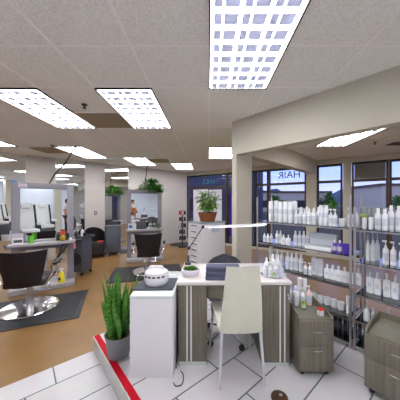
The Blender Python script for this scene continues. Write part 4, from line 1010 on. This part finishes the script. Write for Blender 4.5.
# ------------------------------------------------------------------ behind the viewer (seen in the mirrors)
def refl(p, L, a):
    n = Vector((math.sin(a), -math.cos(a), 0)); return p - 2*((p-L).dot(n))*n
def recliner(loc, rz, label):
    t = thing('recliner', label, 'recliner', loc, rz, 'white recliners'); t.scale = (0.86, 0.86, 1.06)
    b = MB(); b.box(-0.24, 0.24, -0.30, 0.24, 0.62, 0.74, bev=0.04, seg=3); b.build('seat', rec_w, t)
    M = T(0, 0.22, 0.70) @ RX(R(-22))
    b = MB(); b.box(-0.24, 0.24, -0.05, 0.07, 0.0, 0.80, M, bev=0.05, seg=3); b.build('backrest', rec_w, t)
    b = MB(); b.box(-0.29, 0.29, 0.072, 0.20, -0.02, 0.78, M, bev=0.05); b.box(-0.30, -0.242, -0.03, 0.2, 0, 0.74, M, bev=0.02); b.box(0.242, 0.30, -0.03, 0.2, 0, 0.74, M, bev=0.02); b.build('back_shell', black_m, t)
    b = MB(); b.box(-0.13, 0.13, -0.10, -0.045, 0.60, 0.76, M, bev=0.04, seg=3); b.build('headrest', rec_w, t)
    for s_ in (-1, 1):
        b = MB(); b.box(s_*0.31-0.05, s_*0.31+0.05, -0.24, 0.22, 0.82, 0.90, bev=0.03, seg=3); b.build('armrest', rec_w, t)
        b = MB(); b.box(s_*0.29-0.03, s_*0.29+0.03, -0.1, 0.2, 0.20, 0.82, bev=0.02); b.build('arm_support', black_m, t)
    b = MB(); b.box(-0.27, 0.27, -0.30, 0.25, 0.0, 0.60, bev=0.06, seg=3); b.build('base', dkgrey, t)
    b = MB(); b.lathe([(0, 0), (0.13, 0), (0.17, 0.22), (0.155, 0.22), (0.11, 0.05), (0, 0.05)], T(0, -0.48, 0), 24); b.build('foot_basin', rec_w, t)
    return t
REC = [(29, 6.3), (45.5, 7.7)]
rl = ['white vinyl reclining pedicure chair behind the viewer, left one in the left mirror', 'white vinyl reclining pedicure chair behind the viewer, right one in the left mirror']
for (u, Y), lb in zip(REC, rl):
    vp = A(u, Y); rp = refl(vp, S1L, S1A)
    fv = Vector((0.80, -0.60, 0)); n = Vector((math.sin(S1A), -math.cos(S1A), 0)); fr = fv - 2*fv.dot(n)*n
    recliner((rp.x, rp.y, 0.0065), math.atan2(fr.y, fr.x)+PI/2, lb)
vp = A(57.5, 9.3); rp = refl(vp, S1L, S1A)
b = MB(); b.box(-0.13, 0.13, -0.13, 0.13, 0, CEIL); struct(b.build('wall_pillar', beam_m, loc=(rp.x, rp.y, 0), rot=0.3))
print('pillar', rp)
# green picture on the back wall
t = thing('framed_picture', 'framed green picture on the wall behind the viewer', 'picture', (-0.75, YB+0.001, 2.0), PI)
b = MB()
for a_ in ((-.32, -.29, -.3, .3), (.29, .32, -.3, .3), (-.29, .29, -.3, -.27), (-.29, .29, .27, .3)): b.box(a_[0], a_[1], -0.03, 0, a_[2], a_[3])
b.build('picture_frame', black_m, t)
b = MB(); b.box(-0.29, 0.29, -0.02, 0, -0.27, 0.27); b.build('picture_print', mat('green_print', (0.25, 0.42, 0.25), 0.6, col2=(0.08, 0.2, 0.1), vscale=6), t)
# person to the right behind the viewer
def person(loc, rz):
    t = thing('person', 'person in a white top and orange apron standing behind the viewer', 'person', loc, rz)
    def skin(name, verts, edges, rad, m, root=0, par=t, sub=2):
        me = bpy.data.meshes.new(name); me.from_pydata(verts, edges, []); me.materials.append(m)
        o = bpy.data.objects.new(name, me); COL.objects.link(o); o.parent = par
        sk = o.modifiers.new('s', 'SKIN'); sk.use_smooth_shade = True
        for v, r_ in zip(me.skin_vertices[0].data, rad): v.radius = (r_, r_) if not isinstance(r_, tuple) else r_
        me.skin_vertices[0].data[root].use_root = True
        ss = o.modifiers.new('ss', 'SUBSURF'); ss.levels = sub; ss.render_levels = sub
        return o
    V = [(0, 0, 0.95), (0, 0, 1.12), (0, 0, 1.30), (0, 0, 1.42), (0, -0.005, 1.50), (0, -0.01, 1.58), (0, -0.015, 1.66),
         (0.17, 0, 1.40), (0.22, 0.0, 1.15), (0.21, -0.12, 0.98), (0.19, -0.19, 0.94), (-0.17, 0, 1.40), (-0.22, 0.0, 1.15), (-0.21, -0.12, 0.98), (-0.19, -0.19, 0.94),
         (0.09, 0, 0.88), (0.10, -0.01, 0.48), (0.10, 0.02, 0.09), (0.10, -0.12, 0.035), (-0.09, 0, 0.88), (-0.10, -0.01, 0.48), (-0.10, 0.02, 0.09), (-0.10, -0.12, 0.035)]
    E = [(0, 1), (1, 2), (2, 3), (3, 4), (4, 5), (5, 6), (3, 7), (7, 8), (8, 9), (9, 10), (3, 11), (11, 12), (12, 13), (13, 14), (0, 15), (15, 16), (16, 17), (17, 18), (0, 19), (19, 20), (20, 21), (21, 22)]
    r_ = [.13, .12, .14, .09, .05, .085, .08, .055, .042, .032, .03, .055, .042, .032, .03, .085, .058, .04, .035, .085, .058, .04, .035]
    skin('body', V, E, r_, skin_m)
    for s_ in (-1, 1):
        for k in range(5):
            x = s_*0.19 + (k-2)*0.016; L = (0.045, 0.06, 0.068, 0.062, 0.05)[k]
            if k == (0 if s_ > 0 else 4): pts = [(s_*0.19-s_*0.02, -0.19, 0.94), (s_*0.15, -0.22, 0.935), (s_*0.145, -0.245, 0.925)]
            else: pts = [(x, -0.20, 0.94), (x, -0.20-L*.6, 0.93), (x, -0.20-L, 0.905)]
            b = MB(); b.tube(pts, [0.009, 0.008, 0.006], 8); b.build('finger', skin_m, t)
    skin('shirt', [(0, 0, 0.97), (0, 0, 1.15), (0, 0, 1.32), (0, 0, 1.43), (0.17, 0, 1.40), (0.215, 0, 1.22), (-0.17, 0, 1.40), (-0.215, 0, 1.22)], [(0, 1), (1, 2), (2, 3), (3, 4), (4, 5), (3, 6), (6, 7)], [.15, .14, .155, .10, .075, .065, .075, .065], cloth_w)
    skin('trousers', [(0, 0, 0.96), (0.09, 0, 0.88), (0.10, -0.01, 0.48), (0.10, 0.02, 0.12), (-0.09, 0, 0.88), (-0.10, -0.01, 0.48), (-0.10, 0.02, 0.12)], [(0, 1), (1, 2), (2, 3), (0, 4), (4, 5), (5, 6)], [.145, .10, .072, .06, .10, .072, .06], cloth_k)
    b = MB(); b.grid_surf(lambda a, c: Vector((0.17*math.sin((a-.5)*2.6), -0.17*math.cos((a-.5)*2.6)-0.01, 0.62+0.62*c)), 10, 6, thick=0.006); b.build('apron', orange_p, t)
    b = MB(); b.lathe([(0.098, -0.02), (0.10, 0.03), (0.075, 0.085), (0, 0.105)], T(0, 0.012, 1.64)); b.lathe([(0, 0), (0.075, 0.02), (0.08, 0.10), (0.02, 0.14), (0, 0.14)], T(0, 0.05, 1.52)); b.build('hair', hair_m, t)
    b = MB()
    for s_ in (-1, 1): b.lathe([(0, -.009), (.009, 0), (0, .009)], T(s_*0.03, -0.10, 1.625), 8)
    b.build('eye', black_m, t)
    b = MB(); b.lathe([(0.014, -0.02), (0.010, 0.0), (0, 0.025)], T(0, -0.105, 1.60), 8); b.build('nose', skin_m, t)
    b = MB(); b.box(-0.022, 0.022, -0.101, -0.094, 1.558, 1.567, bev=0.002); b.build('mouth', mat('lips', (0.4, 0.12, 0.10), 0.5), t)
    for s_ in (-1, 1): 
        b = MB(); b.lathe([(0, -0.03), (0.012, 0), (0, 0.03)], T(s_*0.085, 0, 1.60), 8); b.build('ear', skin_m, t)
vp = A(133, 13.6); rp = refl(vp, S2L, S2A); 
rp.z = 0
print('person at', rp, 'recliners', [tuple(round(c, 2) for c in refl(A(u, Y), S1L, S1A)) for u, Y in REC])
rp.z = PLAT if (rp-C0).dot(d) > 0 else 0.0065
person(rp, R(160))
# white counter + plant reflected in station 2
vp = A(151, 10.2); rp2 = refl(vp, S2L, S2A); print('counter', rp2)

# ------------------------------------------------------------------ outdoors
b = MB(); b.box(-60, 60, 5, 160, -0.35, -0.15, None)
o = b.build('ground_outside', lot_m); struct(o)
# keep the ground outside only beyond the windows
b = MB(); n = 60; pts = []
for i in range(n+1):
    x = -60 + 240*i/n; pts.append((x, 0, 4 + 11*(0.55+0.25*math.sin(i*0.33)+0.14*math.sin(i*0.91+1)+0.06*math.sin(i*2.1))))
vs0 = [b.bm.verts.new((x, 150, -1)) for x, _, z in pts]; vs1 = [b.bm.verts.new((x, 165, z)) for x, _, z in pts]; vs2 = [b.bm.verts.new((x, 185, -1)) for x, _, z in pts]
for i in range(n): b.bm.faces.new((vs0[i], vs0[i+1], vs1[i+1], vs1[i])); b.bm.faces.new((vs1[i], vs1[i+1], vs2[i+1], vs2[i]))
struct(b.build('hills', hill_m), 'dark blue hills on the horizon outside')
def bld(x, y, w, h_, lb, wm=None):
    t = thing('far_building', lb, 'building', (x, y, -0.15)); b = MB(); b.box(-w/2, w/2, 0, 6, 0, h_); b.build('walls', wm or bldg_m, t)
    b = MB(); b.box(-w/2-.3, w/2+.3, -.3, 6.3, h_, h_+0.3); b.build('roof', frame_brown, t)
    for k in range(4): b = MB(); b.box(-w/2+w*(k+.25)/4, -w/2+w*(k+.75)/4, -0.05, 0, 0.8, 2.2); b.build('window', pane_m if 0 else frame_dark, t)
bld(1.5, 24, 9, 5.5, 'dark block added behind the far windows to hide the bright sky', mat('sky_block_dark', (0.07, 0.075, 0.12), 0.9)); bld(16, 42, 15, 3.7, 'low pale building across the car park, seen through the HAIR window'); bld(31, 30, 14, 4.1, 'low pale block added for the pale interior tone in the right windows')  # first added to hide bright sky, last added for the panes' pale interior tone
for k, (x, y, hh, lb) in enumerate(((7.4, 24, 2.6, 'small tree outside the HAIR window'), (12.2, 22, 2.9, 'round tree outside between the two front piers'), (18.5, 21, 2.6, 'small tree outside the right windows'))):
    t = thing('street_tree', lb, 'tree', (x, y, -0.15)); b = MB(); b.rod((0, 0, 0), (0, 0, hh*.6), 0.09, 8, 0.06); b.build('trunk', soil, t)
    b = MB(); bush(b, (0, 0, hh*.5), hh*.34, hh*.42, 300, 0.4, 0.22, 0.3); b.build('crown', leaf3, t)

# ------------------------------------------------------------------ world, camera
w = bpy.data.worlds.new('dusk'); scn.world = w; w.use_nodes = True; nt = w.node_tree
bg = nt.nodes['Background']; tc = nt.nodes.new('ShaderNodeTexCoord'); sp = nt.nodes.new('ShaderNodeSeparateXYZ'); cr = nt.nodes.new('ShaderNodeValToRGB')
nt.links.new(tc.outputs['Generated'], sp.inputs[0]); nt.links.new(sp.outputs['Z'], cr.inputs['Fac']); nt.links.new(cr.outputs['Color'], bg.inputs['Color'])
cr.color_ramp.elements[0].position = 0.0; cr.color_ramp.elements[0].color = (0.46, 0.45, 0.68, 1)
cr.color_ramp.elements[1].position = 0.5; cr.color_ramp.elements[1].color = (0.26, 0.31, 0.50, 1)
el = cr.color_ramp.elements.new(0.12); el.color = (0.27, 0.35, 0.72, 1)
bg.inputs['Strength'].default_value = 0.8
cam = bpy.data.cameras.new('camera'); co = bpy.data.objects.new('camera', cam); COL.objects.link(co)
cam.sensor_width = 36; cam.sensor_fit = 'HORIZONTAL'; cam.lens = F*36/400
co.location = (0, 0, EYE); co.rotation_euler = (PI/2, 0, 0)
cam.shift_x = -9/400; cam.shift_y = 3/400; cam.clip_start = 0.02; cam.clip_end = 500
scn.camera = co
scn.view_settings.view_transform = 'Standard'; scn.view_settings.look = 'None'; scn.view_settings.gamma = 1; scn.view_settings.use_curve_mapping = False
scn.view_settings.exposure = 1.58
